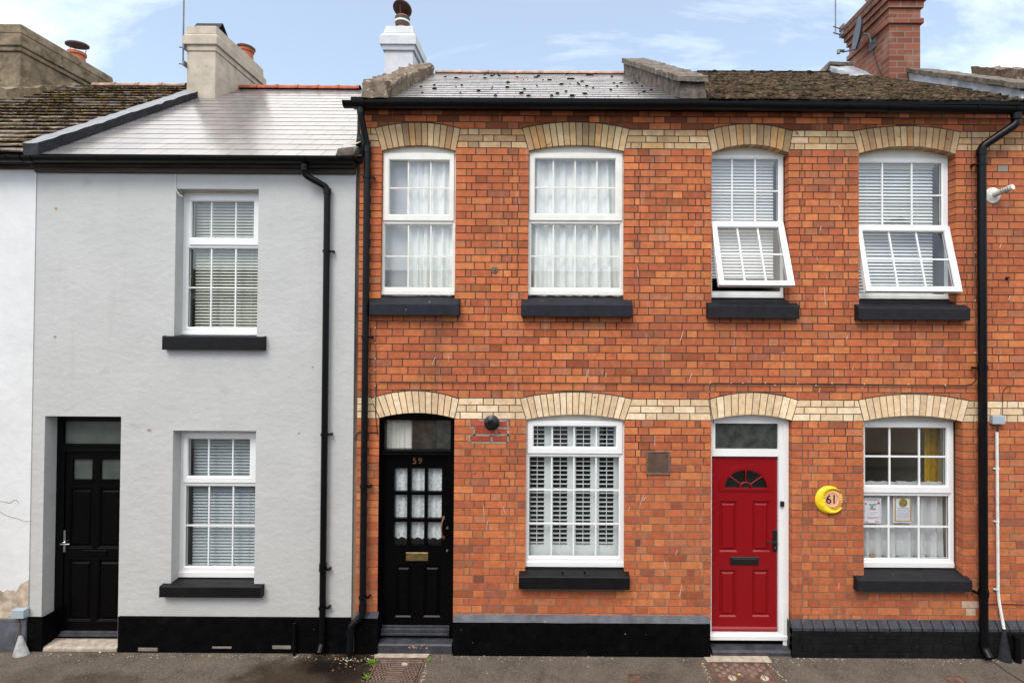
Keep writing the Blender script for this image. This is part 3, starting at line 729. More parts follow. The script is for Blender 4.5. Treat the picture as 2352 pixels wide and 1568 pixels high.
# lower
p1 = P(435,1007,576.5,1092,yG,(480,535.4),(), sash=(421.5,993.5,589,1108)); p2 = P(428,1116,592,1299,yG,(480,535.4),(1206,))
X0, X1 = ogl['x0']-.02, ogl['x1']+.02
zt = AZ(495, 990, yG); zb2 = AZ(495, 1325, yG)
window(hGrey, X0, X1, zb2, zt+.02, yG, [p1, p2], 0, sill_h=.06)
q = MB(); q.box(X0, X1, yG-.012, yG+.02, zt+.0205, ogl['zs']+.02); q.build('window_head', mHead, hGrey, bevel=.006)
sill(hGrey, 366, 599, 1326, yG, 1347, 1372, -.085, ogl['x0'], ogl['x1'], ogl['zb'], mSillK)
room(hGrey, X0, X1, zb2-.1, zt+.1, yG+.06)
blind(p2['g'][0]+.02, p2['g'][1]+.03, zb2+.03, zt, yG+.105, .0345, .034, radians(42), mBlindB, 'slatted blind with grey-green slats in the grey house ground floor window')
# -- 59
y9 = .052
def curtain(x0, x1, z0, z1, y, folds, amp, mtl, label, name='curtain', grp='curtains in the upper windows', lean=0, scallop=0, seed=0, cat='curtain'):
    m = MB(); nx, nz = 110, 10; vs = []
    for j in range(nz+1):
        t = j/nz
        for i in range(nx+1):
            s_ = i/nx; ph = s_*folds*2*pi+1.3*sin(s_*7+seed)+.5*sin(t*2+seed+s_*3)
            yy = y+amp*(sin(ph)+.35*sin(2.3*ph+1))*(.55+.45*(1-t))
            xx = x0+(x1-x0)*s_+lean*(1-t)*(s_-.2)
            zz = z0+(z1-z0)*t
            if j == 0 and scallop: zz += scallop*abs(sin(s_*pi*5.5+seed))
            vs.append((xx, yy, zz))
    m.add(vs, [(j*(nx+1)+i, j*(nx+1)+i+1, (j+1)*(nx+1)+i+1, (j+1)*(nx+1)+i) for j in range(nz) for i in range(nx)])
    o = m.build(name, mtl, None, smooth='all')
    return tag(o, label, cat, grp)
def win59(op, fr, g1, g2, s1, bars, hb1, hb2, v0, vmid, v1, sillp):
    X0, X1 = op['x0']-.0, op['x1']+.0; um = (fr[0]+fr[1])/2
    X0, X1 = AX(fr[0], 600, y9), AX(fr[1], 600, y9)
    zt, zb2 = AZ(um, v0, y9), AZ(um, v1, y9)
    p1 = P(*g1, y9, bars, (hb1,), sash=s1); p2 = P(*g2, y9, bars, (hb2,), )
    window(h59, X0, X1, zb2, zt, y9, [p1, p2], 0, mt=mUpvcO, arch=dict(x0=op['x0'], x1=op['x1'], zs=op['zs'], zc=op['zc']), headmat=mUpvcO)
    sill(h59, *sillp, op['x0'], op['x1'], op['zb'], mSill59)
    room(h59, X0, X1, zb2-.1, zt+.15, y9+.06, mRoomL, 1.6)
    return X0, X1, zb2, zt
a = win59(o59ul, (875.5,1045.5), (896,371,1033,494), (883.8,517.7,1039,660), (880.5,352.5,1043,507), (938,989.6), 432.6, 589, 350.7, 510, 678, (848,1054,680,y9,697.5,724,-.095))
curtain(a[0]-.02, a[1]+.02, a[2], a[3]+.1, y9+.15, 3.2, .008, mCurtN, 'flat sheer panel behind the drapes of the window over door 59', name='net_curtain', seed=1)
curtain(a[0]+(a[1]-a[0])*.34, a[1]+.02, a[2], a[3]+.1, y9+.10, 5, .030, mCurtG, 'pale drape gathered to the right in the window over door 59', seed=4, lean=-.06)
a = win59(o59ur, (1212.5,1433), (1229,368,1412.6,492), (1220,517,1423,661), (1216,352.5,1429.5,506.5), (1270.5,1320.8,1370.8), 431.5, 589, 351, 510, 678.5, (1197,1453,681,y9,699,727,-.095))
curtain(a[0]-.02, a[1]+.02, a[2], a[3]+.1, y9+.11, 8, .036, mCurtG, 'pale folded drapes across the wide upper window between the two brick arches of number 59', seed=9, lean=.03)
# lower right with shutters
op = o59lr; yL = .052
X0, X1 = AX(1207.5, 1130, yL), AX(1434, 1130, yL); zt, zb2 = AZ(1320, 965.6, yL), AZ(1320, 1301, yL)
p1 = P(1225.7,978.5,1414.5,1025.3,yL,(1268,1318.5,1369.5),(), sash=(1212,968,1429.5,1041)); p2 = P(1215.4,1049,1421,1276.8,yL,(1266.5,1317.5,1368.5),(1124.6,1201.5))
window(h59, X0, X1, zb2, zt, yL, [p1, p2], 0, mt=mUpvc, arch=dict(x0=op['x0'], x1=op['x1'], zs=op['zs'], zc=op['zc']), sill_h=.055)
so = sill(h59, 1191.5, 1446.5, 1302.5, yL, 1325, 1353, -.10, op['x0'], op['x1'], op['zb'], mSillK)
for u in (1292.5, 1343):
    q = MB(); x, z = at(u, 1317, -.05); q.lathe([(.006,-.015),(.006,.02),(.011,.022),(.011,.032),(0,.033)], (x, -.05, z-.004), n=10); q.build('sill_peg', mBlack, h59)
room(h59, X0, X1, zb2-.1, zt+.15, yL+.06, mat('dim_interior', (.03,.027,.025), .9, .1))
yS = yL+.10
sh = thing('plantation_shutters', ((X0+X1)/2, yS, zb2), 'pale louvred shutters filling the ground floor window beside door 59', 'shutters')
zT, zB_ = AZ(1320, 968, yS), AZ(1320, 1281, yS)
ed = [1209, 1265.5, 1317, 1368.5, 1426]
lou = [(1217.5,1249.5),(1266.5+3.5,1266.5+36),(1322.5,1355.5),(1376,1409)]
for k in range(4):
    e0, e1 = AX(ed[k], 1150, yS)+.001, AX(ed[k+1], 1150, yS)-.001; l0, l1 = AX(lou[k][0], 1150, yS), AX(lou[k][1], 1150, yS)
    zlb = AZ(1320, 1250, yS)
    q = MB(); slab(q, e0, e1, zB_, zT, [dict(x0=l0, x1=l1, zb=zlb, zs=zT-.03)], yS, yS+.028); pn = q.build('shutter_panel', mShut, sh, bevel=.002)
    q = MB(); z = zlb+.022
    while z < zT-.04:
        c, s_ = cos(-.13), sin(-.13); w2 = .030
        q.profx([(yS+.014-w2*c, z-w2*s_-.004), (yS+.014+w2*c, z+w2*s_-.003), (yS+.014+w2*c, z+w2*s_+.004), (yS+.014-w2*c, z-w2*s_+.005)], l0-.002, l1+.002)
        z += .0505
    q.build('louvres', mShut, pn)
    q = MB(); xm = (l0+l1)/2; q.box(xm-.004, xm+.004, yS-.024, yS-.017, zlb+.01, zT-.05); q.build('tilt_rod', mShut, pn)
# -- 61
y1 = .118
def flipT(hx, hy, hz, ang): return Matrix.Translation((hx, hy, hz)) @ Matrix.Rotation(-ang, 4, 'X') @ Matrix.Translation((-hx, -hy, -hz))
def win61(op, frR, gU, hbU, barsU, vtop, vbot, vh, sashR, sashL, gl, barsL, hbL, sillp, ang, lbl):
    um = (op['x0']+op['x1'])/2
    uc = (gU[0]+gU[2])/2
    X1 = AX(frR, 520, y1); X0 = AX(gU[0], 440, y1)-(X1-AX(gU[2], 440, y1))
    zt, zb2 = AZ(uc, vtop, y1), AZ(uc, vbot, y1)
    p1 = P(*gU, y1, barsU, (hbU,))
    # opening light, drawn closed then swung out about its top edge
    hz = AZ(uc, vh, y1-.016); x1s = AX(sashR, vh, y1-.016); x0s = sashL
    Hs = gl
    s_ = (x0s, x1s, hz-Hs, hz); g = (x0s+.062, x1s-.062, hz-Hs+.062, hz-.062)
    T = flipT(0, y1-.016, hz, ang)
    p2 = dict(g=g, s=s_, T=T, bx=[g[0]+(g[1]-g[0])*f for f in barsL], bz=[g[2]+(g[3]-g[2])*hbL])
    f = window(h61, X0, X1, zb2, zt, y1, [p1, p2], 0, mt=mUpvc, arch=dict(x0=op['x0'], x1=op['x1'], zs=op['zs'], zc=op['zc']), headmat=mUpvcO, label=lbl, sill_h=.04)
    sill(h61, *sillp, op['x0'], op['x1'], op['zb'], mSillP)
    room(h61, X0, X1, zb2-.02, zt+.1, y1+.06)
    return X0, X1, zb2, zt, hz, Hs
a = win61(o61ul, 1799, (1628,367,1786.4,508), 438.8, (1681,1734), 357, 684.5, 510, 1800, 1.802, .79, (1/3,2/3), .5, (1626.7,1836,684.5,y1,702.3,730.6,-.085), radians(21.5), 'window with its lower sash pushed open')
t = blind(a[0]+.07, a[1]-.07, a[2]+.24, a[3]-.05, y1+.11, .036, .036, radians(60), mBlindW, 'white slatted blind stopping short of the sill, upper window over the red door')
a = win61(o61ur, 2177.5, (1965,376,2161,517), 448.7, (2026,2093.8), 364, 687, 519, 2181, 3.435, .775, (1/3,2/3), .5, (1972,2228,687,y1,708,734.7,-.085), radians(14.5), 'wide window with its lower sash pushed open')
blind(a[0]+.07, a[1]-.10, a[2]+.05, a[3]-.05, y1+.11, .038, .036, radians(56), mBlindW, 'white slatted blind in the wide open upper window beside the right downpipe')
# ground floor right window of 61
op = o61lr
X1 = AX(2190, 1130, y1); X0 = AX(1987, 1130, y1)-.075
zt, zb2 = AZ(2085, 968, y1), AZ(2085, 1302.5, y1)
p1 = P(1984,981.4,2170,1113,y1,(2042.7,2110.7),(1047.7,), sash=(1969,969,2184,1131), bw=.0095); p2 = P(1976,1138.5,2177,1281,y1,(2040.5,2109.6),(1208.3,), bw=.0095)
window(h61, X0, X1, zb2, zt, y1, [p1, p2], 0, mt=mUpvc, arch=dict(x0=op['x0'], x1=op['x1'], zs=op['zs'], zc=op['zc']), headmat=mHead, sill_h=.06)
sill(h61, 1970, 2233, 1304, y1, 1333, 1358.5, -.085, op['x0'], op['x1'], op['zb'], mSillP)
room(h61, X0, X1, zb2-.02, zt+.1, y1+.06, mRoomL, 2.6)
q = MB(); yR = 2.2
q.box(X0+.02, X0+.62, yR, yR+.3, zb2+.1, AZ(2085,1090,yR)); q.build('sideboard', mat('dark_furniture', (.02,.015,.012), .5, .4), h61)
nc = curtain(X0+.05, X1-.05, AZ(2085,1279,.2), AZ(2085,1106,.2), y1+.10, 6.5, .034, mCurtN, 'sheer white half curtain in the window right of the moon plaque', name='net_curtain', grp=None, seed=6)
curtain(X0+.05, X1-.05, AZ(2085,1280,.2), AZ(2085,1244,.2), y1+.098, 6.5, .034, mCurtW, 'dense white hem band along the foot of the half curtain', name='curtain_hem', grp=None, seed=6)
bpy.data.objects['curtain_hem'].name = 'hem'
hm = bpy.data.objects['hem']; hm.parent = nc
for k_ in ('category',): 
    if k_ in hm: del hm[k_]
q = MB(); n = 60
vs = []; xa, xb3 = X0+.05, X1-.05
for i in range(n+1):
    x = xa+(xb3-xa)*i/n; z = AZ(2085,1110,.2)+.006*sin(i*2.1)+.004*sin(i*.9)
    vs += [(x, y1+.075+.006*sin(i*1.7), z-.022), (x, y1+.072, z+.006)]
q.add(vs, [(2*i, 2*i+2, 2*i+3, 2*i+1) for i in range(n)]); ho = q.build('heading', mCurtW, nc, smooth='all')
curtain(AX(2126,1050,.35), AX(2186,1050,.35), zb2+.15, zt+.05, .36, 5.5, .02, mCurtY, 'mustard yellow curtain hanging at the right of the ground floor window', grp=None, seed=2)
# notices taped inside the glass
def notice(u0, v0, u1, v1, y, label, lines_):
    x0, x1, z0, z1 = RC(u0, v0, u1, v1, y)
    t = thing('notice', ((x0+x1)/2, y, z0), label, 'notice')
    q = MB(); n = 8
    vs = [(x0+(x1-x0)*i/n, y+.004*sin(pi*i/n), z) for z in (z0, z1) for i in range(n+1)]
    q.add(vs, [(i, i+1, n+2+i, n+1+i) for i in range(n)]); q.build('sheet', mPaper, t)
    return t, x0, x1, z0, z1
yN = y1+.040
t, x0, x1, z0, z1 = notice(1984, 1142, 2024, 1201, yN, 'white notice with red and green print, inside the glass at left', 0)
W, H = x1-x0, z1-z0
def printed(t, mtl, rects, name):
    q = MB()
    for (a, b, c, d) in rects: q.box(x0+W*a, x0+W*b, yN-.0030, yN-.0015, z0+H*c, z0+H*d)
    q.build(name, mtl, t)
printed(t, mRedInk, [(.16,.86,.90,.91),(.06,.16,.74,.79),(.78,.90,.755,.83),(.18,.84,.245,.252),(.2,.84,.20,.207),(.78,.86,.05,.075)], 'red_print')
printed(t, mGreenInk, [(.30,.74,.735,.755),(.34,.68,.685,.70),(.66,.74,.06,.10)], 'green_print')
printed(t, mViolet, [(.40,.54,.60,.66),(.45,.51,.54,.60)], 'violet_print')
printed(t, mGold, [(.36,.45,.545,.585),(.52,.70,.545,.585),(.06,.26,.04,.07)], 'gold_print')
printed(t, mGreyInk, [(.04,.92,.955,.962),(.03,.04,.03,.96),(.92,.93,.03,.96),(.28,.8,.43,.435),(.35,.65,.36,.365)], 'grey_print')
t, x0, x1, z0, z1 = notice(2051.5, 1141.5, 2092.5, 1200.5, yN, 'framed notice with a gold border and a round olive picture', 0)
W, H = x1-x0, z1-z0
printed(t, mGold, [(.08,.15,.06,.985),(.93,.985,.06,.985),(.15,.93,.06,.10),(.15,.93,.965,.985)], 'gold_border')
q = MB(); xc, zc_ = x0+W*.56, z0+H*.79
q.prism([(xc+W*.23*cos(a), zc_+W*.23*sin(a)) for a in [2*pi*i/28 for i in range(28)]], yN-.0034, yN-.0015); q.build('round_picture', mOlive, t)
printed(t, mGreyInk, [(.22,.88,f-.006,f) for f in (.52,.48,.41,.37,.33,.27,.23,.17)], 'small_print')
textmesh('The Dunk Note', x0+W*.56, z0+H*.585, .018, yN-.003, mGreyInk, t, 'title', depth=.0006)
q = MB(); x, z = at(2002, 1272, .17); q.blob((x, .17, z-.02), .028, .02, .026, 9, 5, .15); q.blob((x+.012, .165, z+.0), .014, .012, .013, 8, 4, .15)
o = q.build('ornament', mWood, None, smooth='all'); tag(o, 'small brown lumpy ornament on the window board, lower left corner', 'ornament')
# ------------------------------------------------------------------ doors
def rbox(mb, x0, x1, z0, z1, yf, yb, ch=.006):       # box with chamfered front edges
    mb.add([(x0,yb,z0),(x1,yb,z0),(x1,yb,z1),(x0,yb,z1),(x0,yf+ch,z0),(x1,yf+ch,z0),(x1,yf+ch,z1),(x0,yf+ch,z1),
            (x0+ch,yf,z0+ch),(x1-ch,yf,z0+ch),(x1-ch,yf,z1-ch),(x0+ch,yf,z1-ch)],
           [(0,1,5,4),(1,2,6,5),(2,3,7,6),(3,0,4,7),(4,5,9,8),(5,6,10,9),(6,7,11,10),(7,4,8,11),(8,9,10,11),(0,3,2,1)])
def panelled(h, R, y, holes, panels, mtl, name='door', thick=.044):
    q = MB(); ops = [dict(x0=a, x1=b, zb=c, zs=d) for a, b, c, d in panels]+holes
    slab(q, R[0], R[1], R[2], R[3], ops, y, y+thick)
    for a, b, c, d in panels:
        ring(q, (a-.001, b+.001, c-.001, d+.001), (a+.016, b-.016, c+.016, d-.016), y+.001, y+.02, .014)
        rbox(q, a+.03, b-.03, c+.03, d-.03, y+.004, y+.019, .014)
        q.box(a-.001, b+.001, y+.0185, y+.03, c-.001, d+.001)
    return q.build(name, mtl, h, bevel=.002)
# -- number 59
def lerp_(a, b, t): return a+(b-a)*t
yD = .10
F = RC(868, 955, 1041.5, 1465, yD-.02); L = RC(881, 1044, 1033.7, 1434, yD)
fan = RC(885, 964, 1036, 1031.5, yD)
F = (o59d['x0']-.005, o59d['x1']+.005, GZ+.10, AZ(955, 960.5, yD-.02))
q = MB(); slab(q, F[0], F[1], F[2], F[3]+.06, [dict(x0=L[0]-.003, x1=L[1]+.003, zb=F[2]-.2, zs=L[3]+.002), dict(x0=fan[0], x1=fan[1], zb=fan[2], zs=fan[3])], yD-.025, yD+.06)
q.box(fan[0]-.03, fan[1]+.01, yD-.045, yD-.0255, fan[2]-.026, fan[2]-.006); q.box(fan[0]-.03, fan[1]+.01, yD-.055, yD-.0255, L[3]+.008, L[3]+.026)
rv = MB(); 
for xx, s_ in ((o59d['x0']-.0005, 1),): rv.box(xx, xx+.007, -.0005, yD-.02, GZ, o59d['zs']-.01)
fr = q.build('door_frame', mBlack, h59, bevel=.003); rv.build('painted_reveal', mBlack, h59)
q = MB(); k = 14; a = o59d; xs = [a['x0']+(a['x1']-a['x0'])*i/k for i in range(k+1)]
q.prism([(xs[0], F[3]+.0), (xs[-1], F[3]+.0)]+[(x, arcz(a, x)+.01) for x in reversed(xs)], yD-.035, yD+.02); q.build('frame_head', mBlack, fr)
q = MB(); q.add([(fan[0],yD+.012,fan[2]),(fan[1],yD+.012,fan[2]),(fan[1],yD+.012,fan[3]),(fan[0],yD+.012,fan[3])], [(0,1,2,3)]); q.build('fanlight', glass_mat('smoky_glass', (.85,.85,.82), 1.6), fr)
q = MB(); q.box(lerp_(fan[0],fan[1],.40), fan[1]-.002, yD+.02, yD+.024, fan[2]+.002, fan[3]-.002); q.build('frosted_panel', mFrost, fr)
gx = [906, 943.5+.5, 944, 980.5, 982, 1015.3]
cols = [RC(u0, 1074, u1, 1126, yD)[:2] for u0, u1 in ((906,935.5),(944.5,975),(982.5,1014.8))]
rws = [(AZ(960, b, yD), AZ(960, a, yD)) for a, b in ((1075,1128),(1136,1190),(1198,1251))]
panes = [(c[0], c[1], r[0], r[1]) for r in rws for c in cols]
pl = [RC(*p, yD) for p in ((907,1298,945,1417),(972,1298,1012,1417))]
dr = panelled(h59, L, yD, [dict(x0=a, x1=b, zb=c, zs=d) for a, b, c, d in panes], pl, mBlack)
for a, b, c, d in panes:
    q = MB(); q.add([(a,yD+.022,c),(b,yD+.022,c),(b,yD+.022,d),(a,yD+.022,d)], [(0,1,2,3)]); q.build('pane', mGlass, dr)
    q = MB(); q.box(a-.008, b+.008, yD-.008, yD-.0005, c-.012, c-.002); q.build('glazing_bead', mBlack, dr)
q = MB(); q.box(L[0]+.06, L[1]-.06, yD-.008, yD-.0005, rws[0][1]+.045, rws[0][1]+.052); q.build('drip_moulding', mBlack, dr)
textmesh('59', AX(959, 1058, yD), AZ(959, 1058, yD), .098, yD-.004, mCopper, dr, 'house_number', spacing=1.25, depth=.003)
q = MB(); R = RC(932.7, 1267.7, 983.4, 1287, yD); rbox(q, *R, yD-.010, yD, .004); o = q.build('letter_plate', mBrass, dr)
q = MB(); w_ = .02; slab(q, R[0]+.012, R[1]-.012, R[2]+.014, R[3]-.014, [], yD-.0125, yD-.0105); q.build('flap', mBrass, o, bevel=.001)
q = MB(); x, za = at(1019, 1188, yD); zb_2 = AZ(1019, 1233, yD)
q.tube([(x, yD-.001, za), (x, yD-.018, za), (x-.006, yD-.05, za-.03), (x-.014, yD-.055, (za+zb_2)/2), (x-.006, yD-.05, zb_2+.03), (x, yD-.018, zb_2), (x, yD-.001, zb_2)], .0065, 8)
q.box(x-.012, x+.012, yD-.006, yD-.0005, za-.016, za+.02); q.box(x-.012, x+.012, yD-.006, yD-.0005, zb_2-.02, zb_2+.016); q.build('handle', mCopper, dr, smooth=True)
for (u, v, r) in ((1028, 1211.5, .017), (1027.5, 1263, .013)):
    q = MB(); x, z = at(u, v, yD); q.lathe([(r, 0), (r, .006), (r*.75, .012), (r*.7, .02), (0, .024)], (x, yD-.001, z), 'Y', 16, ); q.build('lock', mBrass, dr, smooth=True)
for i, (va, vb, pr) in enumerate(((1434.7, 1439, .012), (1443, 1450, .035), (1453, 1458, .05))):
    z1_, z0_ = AZ(950, va, yD-pr), AZ(950, vb, yD-pr); q = MB()
    q.profx([(yD-pr, z0_-.006), (yD+.03, z0_-.006), (yD+.03, z1_+.004), (yD-pr, z1_-.006)], L[0]-.004, L[1]+.004); q.build('weather_bar', mStep, fr, bevel=.003)
q = MB(); q.box(L[0], L[1], yD-.005, yD+.04, GZ+.05, L[2]); q.build('threshold', mBlack, fr)
tag(bpy.data.objects.new('x', None), None, None) if False else None
q = MB(); zs1 = AZ(950, 1466, yD-.03); zs2 = AZ(950, 1480, -.035)
xa, xb4 = o59d['x0']+.004, o59d['x1']-.004
q.profx([(-.03, GZ-.02), (yD+.04, GZ-.02), (yD+.04, zs2+.012), (-.015, zs2), (-.03, zs2-.012)], xa, xb4)
o = q.build('doorstep', mStep, None, bevel=.008); tag(o, 'black painted step with chipped red paint under the number 59 door', 'doorstep')
q = MB(); rr = random.Random(5)
for u in (940, 948, 952, 966, 970, 974, 981, 958, 945):
    x, z = at(u+rr.uniform(-3,3), 1484+rr.uniform(-5,4), -.031); rad = rr.uniform(.006,.014)
    q.prism([(x+rad*(1+.4*sin(3*a+u))*cos(a), z+rad*.7*sin(a)) for a in [2*pi*i/9 for i in range(9)]], -.0325, -.0300)
pc = q.build('paint_chip', mat('chipped_red', (.45,.09,.07), .8, .2, var=.5, vscale=60, vcol=(.6,.55,.5)), o)
pc['kind'] = 'stuff'
room(h59, F[0], F[1], GZ, F[3]+.05, yD+.065, mat('dark_hall', (.05,.045,.04), .9, .1), 1.5)
q = MB(); nn = 60; xs0, xs1 = L[0]+.06, L[1]-.06; vs = []
ztp = rws[0][1]+.02
for j in range(6):
    for i in range(nn+1):
        s_ = i/nn; x = xs0+(xs1-xs0)*s_; bot = rws[2][0]+.045+.05*(sin(s_*pi*.95)**2)*.0+.028*abs(sin(s_*pi*7))-.012*s_
        if .35 < s_ < .48 : bot += .0
        z = bot+(ztp-bot)*j/5
        vs.append((x, yD+.062+.008*sin(s_*46)+.004*sin(s_*19+1), z))
q.add(vs, [(j*(nn+1)+i, j*(nn+1)+i+1, (j+1)*(nn+1)+i+1, (j+1)*(nn+1)+i) for j in range(5) for i in range(nn)])
tag(q.build('lace_curtain', mLace, None, smooth='all'), 'white lace curtain with scalloped hem behind the nine small panes of door 59', 'curtain')
curtain(fan[0]-.01, fan[0]+(fan[1]-fan[0])*.385, fan[2]-.02, fan[3]+.02, yD+.075, 4, .010, mCurtG, 'short grey curtain at the left of the glass over door 59', grp=None, seed=3)
# -- number 61
yE = .115
L = RC(1636, 1046.8, 1784.6, 1447.6, yE); L = (L[0]-.012, L[1], L[2], L[3])
Xf0, Xf1 = o61d['x0']-.05, AX(1810, 1200, yE-.02)
fan = RC(1641, 971, 1785, 1030, yE); ztf = AZ(1716, 966, yE-.02)
q = MB(); slab(q, Xf0, Xf1, L[2]-.08, ztf, [dict(x0=L[0]-.003, x1=L[1]+.004, zb=L[2]-.004, zs=L[3]+.003), dict(x0=fan[0], x1=fan[1], zb=fan[2], zs=fan[3])], yE-.03, yE+.05)
q.box(fan[1]+.05, Xf1-.002, yE-.045, yE-.0305, GZ+.03, ztf-.01)
q.box(Xf0, Xf1-.004, yE-.055, yE-.0305, L[2]-.078, L[2]-.03)
fr = q.build('door_frame', mUpvc, h61, bevel=.004)
q = MB(); a = o61d; k = 14; xs = [a['x0']+(a['x1']-a['x0'])*i/k for i in range(k+1)]
q.prism([(xs[0], ztf+.0), (xs[-1], ztf+.0)]+[(x, arcz(a, x)+.012) for x in reversed(xs)], yE-.02, yE+.03); q.build('frame_head', mUpvc, fr)
q = MB(); q.box(fan[0], fan[1], yE+.0, yE+.004, fan[2], fan[3]); q.build('fanlight', mFrost, fr)
cx, bz_ = at(1712.8, 1120.5, yE); hr = (AX(1765.5, 1120, yE)-AX(1660, 1120, yE))/2; cr_ = AZ(1712, 1076, yE)
fop = dict(x0=cx-hr, x1=cx+hr, zb=bz_, zs=bz_+.001, zc=cr_)
pn = [RC(*p, yE) for p in ((1652,1150,1694,1267),(1728,1150,1769,1267),(1652,1308,1692,1416),(1727,1308,1768,1416))]
dr = panelled(h61, L, yE, [fop], pn, mRed)
q = MB(); k = 20
def ell(t, f): return (cx+hr*f*cos(t), yE, bz_+(cr_-bz_)*f*sin(t))
for f0, f1, yy in ((1.0, 1.16, .010), (.93, 1.02, .004)):
    pts = [ell(pi*i/k, f0) for i in range(k+1)]; po = [ell(pi*i/k, f1) for i in range(k+1)]
    for i in range(k):
        q.prism([(pts[i][0],pts[i][2]),(po[i][0],po[i][2]),(po[i+1][0],po[i+1][2]),(pts[i+1][0],pts[i+1][2])], yE-yy, yE+.012)
q.box(cx-hr*1.18, cx+hr*1.18, yE-.011, yE+.01, bz_-.028, bz_-.002)
pts = [(cx+hr*.27*cos(t), yE+.002, bz_+hr*.25*sin(t)) for t in [pi*i/10 for i in range(11)]]; q.tube(pts, .0075, 8)
for t in (pi*.23, pi/2, pi*.77): q.tube([(cx+hr*.26*cos(t), yE+.002, bz_+hr*.25*sin(t)), ell(t, .98)[:1]+(yE+.002,)+ell(t, .98)[2:]], .007, 8)
q.build('fan_moulding', mRed, dr, smooth=True)
q = MB(); q.prism([(cx-hr, bz_-.001)]+[(cx+hr, bz_-.001)]+[(ell(pi*i/k, 1.01)[0], ell(pi*i/k, 1.01)[2]) for i in range(1, k)], yE+.018, yE+.022); q.build('fan_glass', mGlassD, dr)
q = MB(); q.box(L[0]+.02, L[1]-.02, yE+.20, yE+.21, L[2], ztf); q.build('hall_backdrop', mat('hall_dark', (.05,.055,.05), .8, .2), h61)
q = MB(); R = RC(1677, 1277.5, 1742.4, 1296, yE); rbox(q, *R, yE-.014, yE, .006); rbox(q, R[0]+.02, R[1]-.02, R[2]+.016, R[3]-.016, yE-.019, yE-.0135, .004); q.build('letter_plate', mRubber, dr, bevel=.001)
q = MB(); R = RC(1774.5, 1216, 1784, 1266, yE); rbox(q, *R, yE-.012, yE, .004); x, z = at(1779, 1240.5, yE)
q.tube([(x, yE-.010, z), (x, yE-.045, z), (x-.012, yE-.052, z), (x-.11, yE-.052, z)], .0095, 8); q.build('handle', mRubber, dr, smooth=True)
q = MB(); x, z = at(1779.3, 1256, yE); q.lathe([(.008,0),(.008,.006),(0,.007)], (x, yE-.011, z), 'Y', 12); q.build('lock', mChrome, dr)
q = MB(); z = L[2]; q.profx([(yE-.022, z+.012), (yE-.0005, z+.008), (yE-.0005, z+.045), (yE-.016, z+.026)], L[0]+.004, L[1]-.004); q.build('weather_bar', mRed, dr)
q = MB(); q.box(Xf0, Xf1, yE-.02, yE+.03, GZ, L[2]-.0805); q.build('threshold', mBlack, fr)
q = MB(); R = RC(1792, 1150.5, 1801, 1162.5, yE-.05); rbox(q, *R, yE-.062, yE-.0455, .004); tag(q.build('doorbell', mRubber, None, bevel=.003), 'small black push button on the white frame of the red door', 'doorbell')
q = MB(); zt = AZ(1720, 1478, 0)+.0; zt = .075
q.profx([(-.035, GZ-.02), (yE+.03, GZ-.02), (yE+.03, zt+.004), (-.015, zt-.006), (-.035, zt-.022)], AX(1634, 1495, 0), AX(1817, 1495, 0))
tag(q.build('doorstep', mStep, None, bevel=.010), 'dark slate step under the red door', 'doorstep')
# -- grey house door
yB = .15
op = ogd; Xa, Xb = op['x0']-.02, op['x1']+.02
F = RC(98, 955, 300, 1455, yB)
lx0 = AX(148, 1240, yB); lx1 = Xb-(lx0-op['x0'])+.0; zl1, zl0 = AZ(210, 1037, yB), AZ(210, 1449, yB)
tr = (AX(147, 990, yB), Xb-.05, AZ(210, 1018.5, yB), AZ(210, 967, yB))
q = MB(); slab(q, Xa, Xb, GZ+.03, op['zs']+.02, [dict(x0=lx0-.003, x1=lx1+.003, zb=zl0-.004, zs=zl1+.003), dict(x0=tr[0], x1=tr[1], zb=tr[2], zs=tr[3])], yB-.012, yB+.06)
q.box(tr[0]-.03, tr[1]+.02, yB-.032, yB-.0125, zl1+.008, zl1+.03)
fr = q.build('door_frame', mBlack, hGrey, bevel=.003)
q = MB(); q.box(tr[0], tr[1], yB+.02, yB+.024, tr[2], tr[3]); q.build('fanlight', mFrostL, fr)
mid = (lx0+lx1)/2
g1 = RC(167, 1054, 212, 1100, yB); g2 = (AX(230.6, 1075, yB), AX(230.6, 1075, yB)+(g1[1]-g1[0]), g1[2], g1[3])
z4 = [AZ(200, v, yB) for v in (1258, 1120, 1425, 1285)]
pn = [(g1[0]-.03, g1[1]+.01, z4[0], z4[1]), (g2[0]-.01, g2[1]+.03, z4[0], z4[1]), (g1[0]-.03, g1[1]+.01, z4[2], z4[3]), (g2[0]-.01, g2[1]+.03, z4[2], z4[3])]
dr = panelled(hGrey, (lx0, lx1, zl0, zl1), yB, [dict(x0=g[0], x1=g[1], zb=g[2], zs=g[3]) for g in (g1, g2)], pn, mBlack)
for g in (g1, g2):
    q = MB(); q.box(g[0], g[1], yB+.02, yB+.024, g[2], g[3]); q.build('pane', mFrostL, dr)
    q = MB(); q.box(g[0]-.03, g[1]+.02, yB-.014, yB-.0005, g[2]-.022, g[2]-.006); q.build('pane_ledge', mBlack, dr)
for g in pn[:4]:
    q = MB(); q.profx([(yB-.006, g[2]-.004), (yB+.016, g[2]-.004), (yB+.016, g[2]+.016), (yB-.002, g[2]+.004)], g[0]-.01, g[1]+.01); q.build('panel_ledge', mBlack, dr)
q = MB(); R = RC(144.5, 1217, 151.5, 1266.5, yB); rbox(q, *R, yB-.010, yB, .003); x, z = at(148, 1245, yB)
q.tube([(x, yB-.008, z), (x, yB-.045, z), (x+.012, yB-.05, z), (x+.105, yB-.05, z)], .009, 8); q.build('handle', mChrome, dr, smooth=True)
q = MB(); R = RC(188, 1262.5, 246, 1276, yB); rbox(q, *R, yB-.010, yB-.0005, .004); q.build('letter_plate', mBlack, dr)
